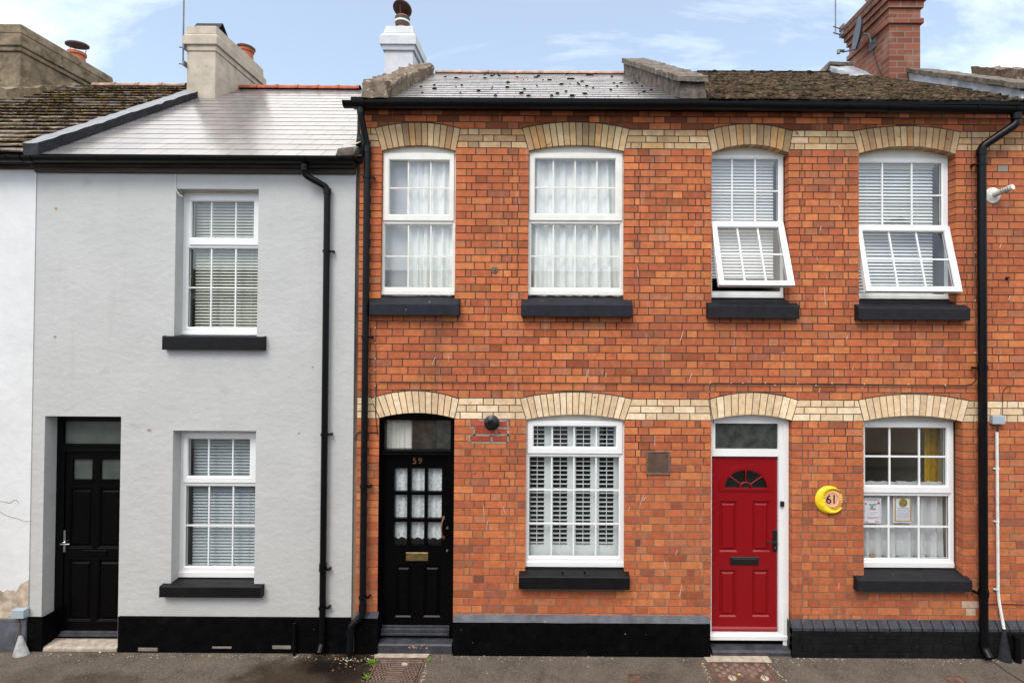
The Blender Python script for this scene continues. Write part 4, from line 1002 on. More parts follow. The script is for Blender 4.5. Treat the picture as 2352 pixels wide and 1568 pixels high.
for i, (va, pr) in enumerate(((1450, .02), (1457, .045))):
    z1_ = AZ(200, va, yB-pr); q = MB(); q.profx([(yB-pr, z1_-.022), (yB+.03, z1_-.022), (yB+.03, z1_+.008), (yB-pr, z1_-.004)], lx0-.01, lx1+.01); q.build('weather_bar', mStep, fr, bevel=.003)
q = MB(); zt = .062; n = 10; xa, xb5 = op['x0']+.006, AX(272, 1490, 0)
q.profx([(-.02, GZ-.02), (yB+.02, GZ-.02), (yB+.02, zt+.01), (0.005, zt-.004), (-.02, zt-.016)], xa, xb5)
tag(q.build('doorstep', mConc, None, bevel=.008), 'worn buff stone step before the black door of the grey house', 'doorstep')
# ------------------------------------------------------------------ roofs
def lerp(a, b, t): return a+(b-a)*t
def roof(h, XE, XRg, ye, ze, yr, zr, gauge, width, thick, mtl, under, palette, jit, name='roof', clip0=None, rowjit=0, lift=.012):
    L_ = sqrt((yr-ye)**2+(zr-ze)**2); sl = Vector((0, (yr-ye)/L_, (zr-ze)/L_)); nn_ = Vector((0, -sl.z, sl.y))
    def pt(x, s_, n): return (x, ye+sl.y*s_+nn_.y*n, ze+sl.z*s_+nn_.z*n)
    m = MB(); m.k = (.03,.03,.03); m.mi = 1
    m.add([pt(XE[0],0,-.004), pt(XE[1],0,-.004), pt(XRg[1],L_,-.004), pt(XRg[0],L_,-.004)], [(0,1,2,3)])
    # rear slope
    m.add([(XRg[0],yr,zr),(XRg[1],yr,zr),(XRg[1],2*yr-ye,ze),(XRg[0],2*yr-ye,ze)], [(0,1,2,3)])
    m.mi = 0; rows_ = int(L_/gauge)
    for i in range(rows_+1):
        s0 = i*gauge; s1 = min(s0+gauge*1.12, L_); 
        if s1-s0 < .03: break
        a = lerp(XE[0], XRg[0], s0/L_); b = lerp(XE[1], XRg[1], s0/L_)
        x = a-width*(.5 if i % 2 else 0)-random.uniform(0,.02)
        while x < b:
            x0, x1 = max(x, a), min(x+width-.004, b); x += width
            if x1-x0 < .02: continue
            kk = random.uniform(1-jit, 1+jit); m.k = tuple(q*kk for q in random.choice(palette))
            d0 = thick+lift+random.uniform(0, rowjit); tt = random.uniform(-rowjit, rowjit)*.5; ds = random.uniform(-rowjit, rowjit)*1.2
            A, B, C_, D = pt(x0, s0+ds, d0), pt(x1, s0+ds+tt, d0+tt), pt(x1, s1, .004), pt(x0, s1, .004)
            m.add([A, B, C_, D, pt(x0, s0+ds, d0-thick), pt(x1, s0+ds+tt, d0+tt-thick)], [(0,1,2,3),(4,5,1,0),(0,3,4),(1,5,2)])
    o = m.build(name, [mtl, under], h)
    return o, pt, L_
SL = [(.16,.15,.16),(.14,.135,.145),(.18,.165,.17),(.15,.145,.15)]
# grey roof
geX = (AX(93, 352, -.1), AX(822, 352, -.1)+.03); ze = AZ(450, 357, -.10); zr = AZ(700, 206, 3.3)
rG, ptG, LG = roof(hGrey, geX, (AX(500,205,3.3), AX(828,207,3.3)), -.10, ze, 3.3, zr, .232, .255, .006, mSlate, mSlateB, SL, .12, lift=.002)
# 59 roof
e9 = (AX(890, 224, -.1), AX(1572, 224, -.1)); ze9 = AZ(1215, 228.5, -.10); zr9 = AZ(1215, 170.5, 3.3)
r9X = (AX(996,170,3.3), AX(1432,170,3.3))
r59, pt59, L59 = roof(h59, e9, r9X, -.10, ze9, 3.3, zr9, .25, .20, .007, mSlate59, mSlateB, SL+[(.19,.16,.15)], .15, lift=.003, rowjit=.002)
# 61 roof
e61 = (AX(1618, 224, -.1), 5.3); z61 = AZ(1950, 240, -.1); zr61 = AZ(1750, 171, 3.3)
TL = [(.21,.135,.10),(.17,.11,.085),(.23,.155,.115),(.13,.09,.07)]
r61, pt61, L61 = roof(h61, e61, (AX(1500,172,3.3), 5.15), -.10, ze9-.005, 3.3, zr61, .155, .17, .018, mTile, mSlateB, TL, .25, rowjit=.012, lift=.012)
# white house roof
zeW = AZ(20, 352, -.1); zrW = AZ(350, 199.5, 3.3)
TW = [(.19,.15,.125),(.16,.13,.115),(.22,.17,.13),(.14,.12,.11)]
rW, ptW, LW = roof(hWhite, (-9.0, AX(56,350,-.1)), (-9.0, AX(470,198,3.3)), -.10, zeW, 3.3, zrW, .20, .27, .016, mTileL, mSlateB, TW, .25, rowjit=.010, lift=.012)
def mossy(rf, pt, XE, XRg, L_, n, gauge, pal, rmin, rmax, flat, name='moss', clump=3.0, thr=.0, kind='stuff'):
    m = MB(); rr = random.Random(n); c = 0; t_ = 0
    while c < n and t_ < n*20:
        t_ += 1
        i = rr.randint(0, int(L_/gauge)-1); s_ = i*gauge+rr.uniform(-.01,.02); f = s_/L_
        x = rr.uniform(lerp(XE[0],XRg[0],f)+.05, lerp(XE[1],XRg[1],f)-.05)
        if noise.noise(Vector((x*clump*.6, s_*clump, n*.1))) < thr-.35+rr.random()*.5: continue
        p = pt(x, s_, .028); r_ = rr.uniform(rmin, rmax); kk = rr.uniform(.55,1.35); m.k = tuple(q*kk for q in rr.choice(pal))
        m.blob((p[0], p[1], p[2]-.004), r_*rr.uniform(1.0,2.4), r_, r_*flat, 7, 3, .3); c += 1
    o = m.build(name, mMoss, rf, smooth='all')
    if kind: o['kind'] = kind
    return o
PM = [(.085,.058,.038),(.105,.070,.045),(.045,.034,.024),(.11,.080,.048),(.105,.078,.046),(.055,.044,.030)]
mossy(r61, pt61, e61, (AX(1500,172,3.3),5.15), L61, 3400, .155, PM, .012, .034, .75)
mossy(rW, ptW, (-8.8, AX(56,350,-.1)), (-8.8, AX(470,198,3.3)), LW, 2000, .20, PM+[(.15,.09,.02)], .012, .034, .55, thr=.05)
m = MB(); rr = random.Random(21)
for i in range(260):
    k = rr.randint(0, int(LW/.2)-2); s_ = k*.2+rr.uniform(0,.02); x = rr.uniform(-8.8, AX(56,350,-.1)-.2); p = ptW(x, s_+.03, .027); m.k = (.62,.62,.6)
    m.blob((p[0],p[1],p[2]), rr.uniform(.01,.038), .012, .003, 6, 2, .3)
lo = m.build('lichen', mLitter, rW); lo['kind'] = 'stuff'
# lumps on the 59 slates
m = MB(); rr = random.Random(11); xa9 = e9
for i in range(78):
    s_ = rr.randint(1, int(L59/.25)-1)*.25+rr.uniform(-.004,.012); f = s_/L59; x = lerp(lerp(e9[0], r9X[0], f)+.1, lerp(e9[1], r9X[1], f)-.1, rr.random()**.8)
    p = pt59(x, s_, .016); m.k = rr.choice([(.03,.024,.016),(.045,.035,.02),(.05,.045,.015)]); r_ = rr.uniform(.004,.019)
    m.blob(p, r_*1.6, r_*1.1, r_*.55, 9, 3, .4)
o = m.build('moss', mMoss, r59, smooth='all'); o['kind'] = 'stuff'
# ridge tiles
def ridge(h, xa, za, xb, zb, y, n, r, mtl, name='ridge_tiles'):
    m = MB()
    for i in range(n):
        a, b = i/n, (i+1)/n
        p0 = Vector((lerp(xa,xb,a)+.004, y, lerp(za,zb,a))); p1 = Vector((lerp(xa,xb,b), y, lerp(za,zb,b)))
        ang = [pi*k/8*1.1-.157 for k in range(9)]
        for rr_, q0, q1 in ((r, p0, p1), (r+.012, p1-Vector((.05,0,0)), p1)):
            vs = [(q0.x, y-rr_*cos(t), q0.z-.045+rr_*sin(t)*.85) for t in ang]+[(q1.x, y-rr_*cos(t), q1.z-.045+rr_*sin(t)*.85) for t in ang]
            m.add(vs, [(k, k+1, k+10, k+9) for k in range(8)]+[list(range(9)), list(range(17, 8, -1))])
    return m.build(name, mtl, h)
ridge(hGrey, AX(548,203,3.3), zr+.05, AX(828,207,3.3), AZ(828,206,3.3)+.04, 3.3, 6, .075, mClay)
ridge(h59, AX(1000,170,3.3), zr9+.045, r9X[1], zr9+.045, 3.3, 7, .062, mClayG)
ridge(hWhite, AX(215,196,3.3), zrW+.05, AX(430,198,3.3), zrW+.05, 3.3, 4, .06, mClayG)
ridge(h61, AX(1600,170,3.3), zr61+.03, 4.75, zr61+.03, 3.3, 7, .08, mTile)
# sloping parapets
def slope(h, A, B, name, mtl, top=None, amp=.0, nx=4, ny=34, nz=3, seed=0, topm=None):
    """A = (x0, x1, y, zbottom, ztop) at the front, B at the back"""
    m = MB(); rr = seed*7.3
    def P_(i, j, k):
        t = j/ny; x = lerp(lerp(A[0], A[1], i/nx), lerp(B[0], B[1], i/nx), t); y = lerp(A[2], B[2], t); z = lerp(lerp(A[3], A[4], k/nz), lerp(B[3], B[4], k/nz), t)
        v = Vector((x*6+rr, y*6, z*6)); n3 = Vector((noise.noise(v), noise.noise(v+Vector((31,7,3))), noise.noise(v+Vector((5,19,11)))))
        if k == 0: n3.z = 0
        if k == nz: n3.z += .6*noise.noise(v*2.7)
        return (x+amp*n3.x, y+amp*n3.y, z+amp*n3.z)
    def grid(f, a, b, flip):
        vs = [f(i, j) for j in range(b+1) for i in range(a+1)]
        fs = [(j*(a+1)+i, j*(a+1)+i+1, (j+1)*(a+1)+i+1, (j+1)*(a+1)+i) for j in range(b) for i in range(a)]
        m.add(vs, [f_[::-1] for f_ in fs] if flip else fs)
    m.mi = 1 if topm else 0
    grid(lambda i, j: P_(i, j, nz), nx, ny, False)
    m.mi = 0
    grid(lambda j, k: P_(0, j, k), ny, nz, True); grid(lambda j, k: P_(nx, j, k), ny, nz, False)
    grid(lambda i, k: P_(i, 0, k), nx, nz, False); grid(lambda i, k: P_(i, ny, k), nx, nz, True)
    return m.build(name, [mtl]+([topm] if topm else []), h)
slope(hGrey, (AX(51,345,-.13), AX(88,345,-.13), -.13, AZ(70,356,-.13), AZ(70,327.5,-.13)), (AX(462,196,3.1), AX(497,205,3.1), 3.1, AZ(500,216,3.1)-.1, AZ(480,196,3.1)), 'parapet', mDarkCop, amp=.014, seed=2, topm=mCopTop)
m = MB(); ya, yb_ = 3.0, 3.42
m.add([(AX(500,214,ya),ya,AZ(500,214,ya)-.04),(AX(549,206,yb_)-.03,yb_,AZ(549,204,yb_)),(AX(543,193,yb_)-.22,yb_,AZ(543,190,yb_)),(AX(497,200,ya)-.04,ya,AZ(497,200,ya))], [(0,1,2,3)])
m.build('mortar_fillet', mFillet, hGrey)
slope(h59, (AX(830,205,-.12), AX(893,205,-.12), -.12, AZ(860,226,-.12), AZ(860,189,-.12)), (AX(958,160,3.3), AX(996,160,3.3), 3.3, AZ(975,175,3.3)-.1, AZ(975,147,3.3)), 'parapet', mStoneC, amp=.055, nx=6, ny=60, nz=5, seed=1)
slope(h59, (AX(1562,205,-.10), AX(1622,205,-.10), -.10, AZ(1590,226,-.10), AZ(1590,187,-.10)), (AX(1433,150,3.3), AX(1476,150,3.3), 3.3, AZ(1450,176,3.3)-.1, AZ(1450,142,3.3)), 'parapet', mStoneG, amp=.022, nx=6, ny=60, nz=5, seed=4)
slope(h59, (AX(1555,190,-.14), AX(1627,190,-.14), -.14, AZ(1590,187,-.14), AZ(1590,174,-.14)), (AX(1428,140,3.32), AX(1482,140,3.32), 3.32, AZ(1450,145,3.32), AZ(1450,134,3.32)), 'coping', mStoneG, amp=.016, nx=6, ny=70, nz=3, seed=6)
# kneeler at the right end of the grey eaves, render fillet above it, painted foot of the 59 gable
m = MB(); m.prism([at(769,358,-.16), at(812,358,-.16), at(822,335,-.16), at(776,340,-.16)], -.16, -.02); m.build('kneeler', mStoneG, hGrey, bevel=.01)
m = MB(); pA = at(774,339,-.155); pB = at(821,330,-.155); pC = at(820,303,.30)
m.add([(pA[0],-.155,pA[1]),(pB[0],-.155,pB[1]),(pB[0]+.02,.45,AZ(820,303,.45)),(pB[0]-.04,.45,AZ(820,303,.45))], [(0,1,2,3)]); m.build('mortar_fillet', mat('pale_fillet', (.42,.38,.34), .9, .1, var=.12, vscale=8), hGrey)
m = MB(); m.prism([at(812,372,-.05), at(829,372,-.05), at(838,320,-.05), at(820,300,-.05)], -.05, .0); m.build('painted_patch', mSill59, h59, bevel=.01)
# right hand party parapet: coping, lead flashing
slope(h61, (5.17, 5.40, -.03, AZ(2352,234,-.05)-.02, AZ(2352,203,-.05)), (AX(2087,180,2.3), AX(2087,180,2.3)+.28, 2.3, AZ(2086,200,2.3)-.2, AZ(2086,165,2.3)), 'lead_flashing', mLead, amp=.02, nx=3, ny=50, nz=4, seed=3)
slope(h61, (5.10, 5.46, -.08, AZ(2352,203.5,-.08), AZ(2352,191,-.08)), (AX(2082,160,2.3), AX(2082,160,2.3)+.34, 2.3, AZ(2083,166,2.3), AZ(2083,157,2.3)), 'coping', mStoneG, amp=.010, nx=5, ny=60, nz=3, seed=8)
slope(h61, (5.02, 5.20, -.02, AZ(2352,240,-.02)-.05, AZ(2352,237,-.02)), (AX(2072,205,2.3), AX(2090,205,2.3)+.1, 2.3, AZ(2086,206,2.3)-.1, AZ(2086,201,2.3)), 'step_flashing', mLead, amp=.012, nx=2, ny=40, nz=2, seed=9)
slope(h61, (AX(2000,200,2.34)+.0, AX(2050,200,2.34), 2.3, AZ(2050,212,2.3)-.2, AZ(2050,190,2.3)), (AX(1906,160,3.3), AX(1960,160,3.3), 3.3, AZ(1920,176,3.3)-.2, AZ(1920,152,3.3)), 'lead_flashing', mLead, amp=.02, nx=3, ny=14, nz=3, seed=5)
m = MB(); y_ = 3.35; m.prism([at(1897,172,y_), at(1960,172,y_), at(1960,149,y_), at(1907,147,y_)], y_, y_+.25); m.build('lead_flashing', mLead, h61, bevel=.01)
m = MB(); m.prism([at(1890,170,y_-.04), at(1895,172,y_-.04), at(1908,148.5,y_-.04), at(1962,152,y_-.04), at(1962,143,y_-.04), at(1905,140.5,y_-.04)], y_-.04, y_+.3); m.build('coping', mStoneG, h61, bevel=.01)
# neighbouring roof beyond the right parapet
hN = thing('terraced_house', (8,0,GZ), 'next house beyond the right edge, only its pale coping showing over the parapet', 'house', HG)
m = MB(); m.box(5.62, 9.5, -.0, 7, GZ-.1, 5.9); m.build('wall', mat('neighbour_brick', (.40,.12,.06), .9, .2, var=.2, vscale=10), hN)
roof(hN, (5.55, 9.6), (5.55, 9.6), -.10, ze9, 3.3, zr9, .155, .17, .018, mTile, mSlateB, TL, .25, rowjit=.012)
slope(hN, (AX(2400,165,1.2), AX(2400,165,1.2)+.35, 1.2, AZ(2400,195,1.2), AZ(2400,163,1.2)), (AX(2232,165,2.9), AX(2232,165,2.9)+.35, 2.9, AZ(2232,180,2.9)-.2, AZ(2232,153.5,2.9)), 'coping', mStoneC, amp=.03, nx=6, ny=30, nz=3, seed=12)
# carcasses
carcass(hWhite, -9.0, gx0-.01, 5.2, mWhiteR, 6.6); carcass(hGrey, gx0, gx1-.01, 5.2, mGrey, 6.6)
carcass(h59, XL-.02, XB-.002, 5.85, mMortar, 6.6); carcass(h61, XB+.002, XR+.1, 5.85, mMortar, 6.6)
def gable(h, x0, x1, ze_, zr_, mtl):
    m = MB(); 
    for xa_, xb_ in ((x0, x0+.08), (x1-.08, x1)):
        m.add([(xa_,.2,ze_-.6),(xa_,6.4,ze_-.6),(xa_,6.4,ze_+.08),(xa_,3.3,zr_-.06),(xa_,.2,ze_+.08),(xb_,.2,ze_-.6),(xb_,6.4,ze_-.6),(xb_,6.4,ze_+.08),(xb_,3.3,zr_-.06),(xb_,.2,ze_+.08)],
              [(0,1,2,3,4),(9,8,7,6,5),(0,5,6,1),(1,6,7,2),(2,7,8,3),(3,8,9,4),(4,9,5,0)])
    m.build('gable_wall', mtl, h)
gable(h59, XL+.02, XB-.05, ze9, zr9, mMortar); gable(h61, XB+.05, XR-.1, ze9, zr61, mMortar); gable(hGrey, gx0+.1, gx1-.1, ze, zr, mGrey); gable(hWhite, -8.9, gx0-.2, zeW, zrW, mWhiteR)
# ------------------------------------------------------------------ chimneys
def stack(h, x0, x1, y0, y1, levels, mtl, jitter=0, bevel=.012, seed=0):
    m = MB()
    for (za, zb, e0, e1) in levels:
        m.add([(x0-e0,y0-e0,za),(x1+e0,y0-e0,za),(x1+e0,y1+e0,za),(x0-e0,y1+e0,za),(x0-e1,y0-e1,zb),(x1+e1,y0-e1,zb),(x1+e1,y1+e1,zb),(x0-e1,y1+e1,zb)],
              [(0,3,2,1),(4,5,6,7),(0,1,5,4),(1,2,6,5),(2,3,7,6),(3,0,4,7)])
    return m.build('chimney', mtl, h, bevel=bevel)
def pot(ch, x, y, z0, h, r, mtl, cowl=None, collar=None, name='chimney_pot'):
    m = MB(); m.lathe([(r*1.12,0),(r*1.12,.04),(r,.05),(r*.93,h-.06),(r*1.08,h-.05),(r*1.08,h),(r*.8,h),(r*.8,h-.1)], (x,y,z0), n=24); o = m.build(name, mtl, ch, smooth=True)
    if collar:
        m = MB(); m.lathe([(r*1.0,collar[0]),(r*1.12,collar[0]+.01),(r*1.25,collar[1]-.02),(r*1.25,collar[1])], (x,y,z0), n=24); m.build('collar', mCowl, o, smooth=True)
    if cowl:
        rc, zc0, tilt = cowl; T = Matrix.Rotation(tilt[0], 3, 'X') @ Matrix.Rotation(tilt[1], 3, 'Y')
        m = MB(); m.lathe([(rc,-.025),(rc,0),(rc*.85,.018),(rc*.4,.045),(0,.05)], (x,y,z0+zc0), n=28, tilt=T); m.lathe([(rc*.97,-.02),(rc*.5,-.0),(0,.0)], (x,y,z0+zc0), n=28, tilt=T)
        for k in range(3):
            a = 2*pi*k/3+.4; m.tube([(x+r*.9*cos(a), y+r*.9*sin(a), z0+h-.06), (x+r*1.05*cos(a), y+r*1.05*sin(a), z0+zc0-.01)], .006, 6)
        m.build('cowl', mCowl, o, smooth=True)
    return o
yS_ = 2.6
def Z_(v, y, u=463): return AZ(u, v, y)
cG = stack(hGrey, AX(429.3,110,yS_), AX(495.6,110,yS_), yS_, 4.02, [(Z_(240,yS_),Z_(118,yS_),0,0),(Z_(118,yS_),Z_(105,yS_),.015,.015),(Z_(105,yS_),Z_(86,yS_),.045,.045),(Z_(86,yS_),Z_(79.5,yS_),.045,.012),(Z_(79.5,yS_),Z_(59.6,yS_),.008,.004)], mStackG)
xg = (AX(429.3,110,yS_)+AX(495.6,110,yS_))/2; zt_ = Z_(59.6,yS_)
pot(cG, xg+.02, 3.82, zt_, AZ(565,114,3.82)-zt_, .125, mPot, (.155, AZ(565,112,3.82)-zt_+.015, (.0,.05)))
m = MB(); ys, zs_ = 3.0, zt_; xA, xB_ = AX(452,60,3.05), AX(512,60,3.05); zpk = AZ(480,54,3.05)
m.add([(xA,3.05,zpk),(xB_,3.05,zpk),(xB_+.01,2.82,zs_+.0),(xA,2.82,zs_+.0),(xB_+.02,3.30,zs_),(xA,3.30,zs_)], [(3,2,1,0),(0,1,4,5)])
m.add([(xA,3.05,zpk-.02),(xB_,3.05,zpk-.02),(xB_+.01,2.84,zs_+.0),(xA,2.84,zs_+.0),(xB_+.02,3.28,zs_),(xA,3.28,zs_)], [(0,1,2,3),(5,4,1,0)])
m.build('flue_hood', mDarkCop, cG)
xd1 = AX(47.4,110,yS_)
def Zd(v): return AZ(30, v, yS_)
cW = stack(hWhite, xd1-1.0, xd1, yS_, 4.35, [(Zd(250),Zd(119),0,0),(Zd(119),Zd(108),.025,.025),(Zd(108),Zd(80),.05,.05),(Zd(80),Zd(57),.05,.03)], mStackD, bevel=.02)
pot(cW, AX(177,120,3.85), 3.85, Zd(57), max(.2, AZ(177,124,3.85)-Zd(57)), .13, mPot, (.175, AZ(177,109,3.85)-Zd(57)+.05, (.10,-.05)))
slope(hWhite, (-9.0, AX(62,215,2.45), 2.2, AZ(30,225,2.2)-.4, AZ(30,205,2.2)), (-9.0, AX(185,200,3.3), 3.3, zrW-.2, AZ(150,196,3.3)), 'stone_flashing', mStackD, amp=.05, nx=12, ny=14, nz=3, seed=14)
y5 = 3.3
def Zw(v): return AZ(915, v, y5)
c5 = stack(hGrey, AX(883.5,110,y5), AX(948.5,110,y5), y5, 3.95, [(7.2,Zw(117.5),0,0),(Zw(117.5),Zw(106.5),.03,.045),(Zw(106.5),Zw(86),.07,.07),(Zw(86),Zw(78),.07,.02),(Zw(78),Zw(59),.02,-.01)], mStackW, bevel=.01)
c5['label'] = 'white painted chimney with small clay pot'
yp = 3.55; zt5 = Zw(59)
pot(c5, AX(924.5,50,yp), yp, zt5, AZ(924,40,yp)-zt5, .105, mPotL, (.165, AZ(924,20,yp)-zt5, (-.50,.12)), collar=(.10,.27))
m = MB(); m.lathe([(.128,.16),(.135,.165),(.135,.19),(.128,.195)], (AX(924.5,50,yp), yp, zt5+.015), n=24); m.build('clip_band', mWhiteP, c5)
yb = 2.3
def Zb(zr_): return 3.5+zr_
xb0, xb1 = AX(2043,150,yb), AX(2114,150,yb)
cB = stack(h61, xb0, xb1, yb, 3.42, [(Zb(3.3),Zb(4.80),0,0),(Zb(4.80),Zb(4.88),.035,.035),(Zb(4.88),Zb(5.04),.004,.004),(Zb(5.04),Zb(5.14),.035,.035),(Zb(5.14),Zb(5.23),.065,.065)], mStackB, bevel=.004)
m = MB()
for za, zb_3, e in ((5.23,5.32,.095),(5.32,5.41,.10)): m.box(xb0-e, xb1+e, yb-e, 3.42+e, Zb(za)+.002, Zb(zb_3))
m.build('oversailing_course', mat('sooty_brick', (.15,.085,.065), .9, .15, var=.35, vscale=9, bump=.01, bscale=20), cB, bevel=.006)
pot(cB, (xb0+xb1)/2, 3.1, Zb(5.41), .35, .12, mPot)
# ------------------------------------------------------------------ fascias, gutters
def gutter(h, pts, r, y, mtl, joints=(), clips=()):
    """half-round gutter between (x, ztop) points"""
    m = MB(); (xa, za), (xb_, zb_) = pts; n = 10
    def arc(x, z, R, s0=0): return [(x, y-R*cos(pi*k/n), z-R*sin(pi*k/n)*1.08) for k in range(n+1)]
    for Ra, Rb in ((r, r-.005),):
        A = arc(xa, za, Ra); B = arc(xb_, zb_, Ra); A2 = arc(xa, za, Rb); B2 = arc(xb_, zb_, Rb)
        vs = A+B+A2+B2; k = n+1
        fs = [(i, i+1, k+i+1, k+i) for i in range(n)]+[(2*k+i, 3*k+i, 3*k+i+1, 2*k+i+1) for i in range(n)]+[(0, k, 3*k, 2*k), (n, 2*k+n, 3*k+n, k+n)]
        m.add(vs, fs)
    m.add(arc(xa, za, r), [list(range(n+1))]); m.add(arc(xb_, zb_, r), [list(range(n+1))[::-1]])
    g = m.build('gutter', mtl, h, smooth=True)
    for x in joints:
        z = lerp(za, zb_, (x-xa)/(xb_-xa)); q = MB(); w_ = .045
        A = arc(x-w_, z, r+.006); B = arc(x+w_, z, r+.006); q.add(A+B, [(i, i+1, k+i+1, k+i) for i in range(n)]+[list(range(k)), list(range(2*k-1, k-1, -1))]); q.build('union', mtl, g, smooth=True)
    for x in clips:
        z = lerp(za, zb_, (x-xa)/(xb_-xa)); q = MB(); w_ = .012
        A = arc(x-w_, z+.004, r+.005); B = arc(x+w_, z+.004, r+.005); q.add(A+B, [(i, i+1, k+i+1, k+i) for i in range(n)]+[list(range(k)), list(range(2*k-1, k-1, -1))])
        q.build('gutter_clip', mtl, g, smooth=True)
    return g
yg = -.165
def gz(u, v, y=yg-.05): return (AX(u, v, yg), AZ(u, v, y))
gutter(hGrey, (gz(58, 357), gz(813, 359)), .056, yg, mPipe, joints=[AX(70,360,yg), AX(695,360,yg)], clips=[AX(u,360,yg) for u in (228,418,600,790)])
gutter(hWhite, ((-8.8, gz(10,357)[1]), (AX(56,357,yg), gz(56,357)[1])), .056, yg-.002, mPipe, clips=[AX(22,360,yg)])
zf0, zf1 = AZ(440, 397, -.05), ze-.02
q = MB(); q.box(AX(78,390,-.05), AX(815,390,-.05), -.05, -.0125, zf0, zf1); q.box(AX(78,390,-.05), AX(815,390,-.05), -.10, -.0505, zf0+.055, zf1-.01); q.build('fascia_board', mTimber, hGrey, bevel=.003)
q = MB(); q.box(-8.9, AX(77,385,-.05), -.05, -.0205, AZ(40,388,-.05), zeW-.02); q.box(-8.9, AX(60,385,-.08), -.10, -.0505, AZ(40,378,-.05), zeW-.03); q.build('fascia_board', mTimber, hWhite, bevel=.003)
gA, gB, gC = gz(790, 230.5), gz(1590, 233), gz(2390, 246)
rails = [(548,1),(795,1),(1043,1),(1290,1),(1538,1),(1790,1),(2040,1),(2285,1)]
gutter(h59, (gA, (XB, gB[1])), .060, yg, mPipe, joints=[AX(832,235,yg)], clips=[AX(747+.3672*a,240,yg) for a, b in rails[1::2]])
gutter(h61, ((XB+.001, gB[1]), gC), .060, yg, mPipe, joints=[AX(2046,240,yg), AX(2335,245,yg)], clips=[AX(u,240,yg) for u in (1605,1763,1945,2240)])
zs = AZ(1300, 262, -.03)
for h, xa, xb_ in ((h59, XL-.06, XB-.001), (h61, XB+.001, 5.4)):
    q = MB(); q.box(xa, xb_, -.045, -.002, ztop-.02, ze9-.03); q.box(xa, xb_, -.12, -.0455, ztop+.075, ze9-.035); q.build('fascia_board', mBlack, h)
for i in range(18):
    u = 955+90.6*(i-1)-5; x = AX(u, 255, -.07)
    if x > 5.2: break
    h = h59 if x < XB else h61
    q = MB(); q.box(x-.024, x+.024, -.095, -.0458, ztop-.005, ztop+.0745); q.build('rafter_foot', mSill59, h, bevel=.004)
# ------------------------------------------------------------------ downpipes
def rnd_path(pts, r=.05, n=5):
    pts = [Vector(p) for p in pts]; out = [pts[0]]
    for a, b, c in zip(pts, pts[1:], pts[2:]):
        d0, d1 = (a-b), (c-b); k = min(r, d0.length*.45, d1.length*.45); p0, p1 = b+d0.normalized()*k, b+d1.normalized()*k
        for i in range(n+1): t = i/n; out.append(p0*(1-t)**2+b*2*t*(1-t)+p1*t*t)
    return out+[pts[-1]]
def downpipe(name_label, path, r, mtl, collars, brackets, grp='rainwater downpipes on the fronts', side=1, shoe=None):
    t = thing('downpipe', (path[-1][0], 0, GZ), name_label, 'drainpipe', grp)
    m = MB(); m.tube(rnd_path(path), r, 16, caps=False); p = m.build('pipe', mtl, t, smooth=True)
    for (x, y, z) in collars:
        q = MB(); q.tube([(x,y,z-.032),(x,y,z+.032)], r+.006, 16); q.build('collar', mtl, t, smooth=True)
    for (x, y, z) in brackets:
        q = MB(); q.tube([(x,y,z-.012),(x,y,z+.012)], r+.008, 16); q.box(x+side*(r-.005), x+side*(r+.04), y-.008, y+.006, z-.009, z+.009); q.box(x+side*(r+.022), x+side*(r+.040), y, -.014, z-.012, z+.012); q.build('bracket', mtl, t, smooth=True)
    return t
yP = -.062
xg_ = AX(746.5, 900, yP)
path = [(AX(700,372,yg), yg, gz(700,368)[1]-.05), (AX(700,402,-.14), -.14, AZ(700,402,-.14)), (xg_, yP, AZ(744,431,yP)), (xg_, yP, GZ+.13), (xg_, -.14, GZ+.06)]
downpipe('black downpipe with a swan neck on the pale grey front', path, .034, mPipe, [(AX(700,385,-.155),-.155,AZ(700,385,-.155)),(xg_,yP,AZ(745,440,yP)),(xg_,yP,AZ(745,1300,yP)),(xg_,yP,GZ+.16)], [(xg_,yP,AZ(745,v,yP)) for v in (577,997,1307,1395)])
x9 = AX(838.5, 850, yP)
path = [(AX(829,245,yg), yg, gz(829,240)[1]-.05), (AX(829,268,-.155), -.155, AZ(829,268,-.155)), (x9, yP, AZ(846,336,yP)), (x9, yP, AZ(834,1412,yP)), (AX(807,1436,-.09), -.09, AZ(807,1436,-.09)), (AX(805,1445,-.09), -.09, AZ(805,1447,-.09)), (AX(803,1490,-.09), -.09, GZ+.03)]
downpipe('long weathered black pipe left of door 59, kinked at its foot', path, .035, mPipeOld, [(AX(829,255,-.16),-.16,AZ(829,255,-.16)),(x9,yP,AZ(845,345,yP)),(x9,yP,AZ(835,1395,yP)),(AX(804,1450,-.09),-.09,AZ(804,1452,-.09))], [(x9,yP,AZ(842,v,yP)) for v in (407,775,1117,1371)])
yq = -.07; xr_ = AX(2257, 900, yq)
path = [(AX(2334,255,yg), yg, gz(2334,252)[1]-.05), (AX(2334,285,-.17), -.17, AZ(2334,285,-.17)), (xr_, yq, AZ(2252,338,yq)), (xr_, yq, GZ+.13), (xr_, -.15, GZ+.055)]
downpipe('thick black downpipe at the far right between the wide windows and the white conduit', path, .043, mPipe, [(AX(2334,268,-.175),-.175,AZ(2334,268,-.175)),(xr_,yq,AZ(2252,350,yq)),(xr_,yq,AZ(2252,845,yq)),(xr_,yq,AZ(2252,1361,yq)),(xr_,yq,GZ+.17)], [(xr_,yq,AZ(2252,v,yq)) for v in (378,845,1361)], side=-1)
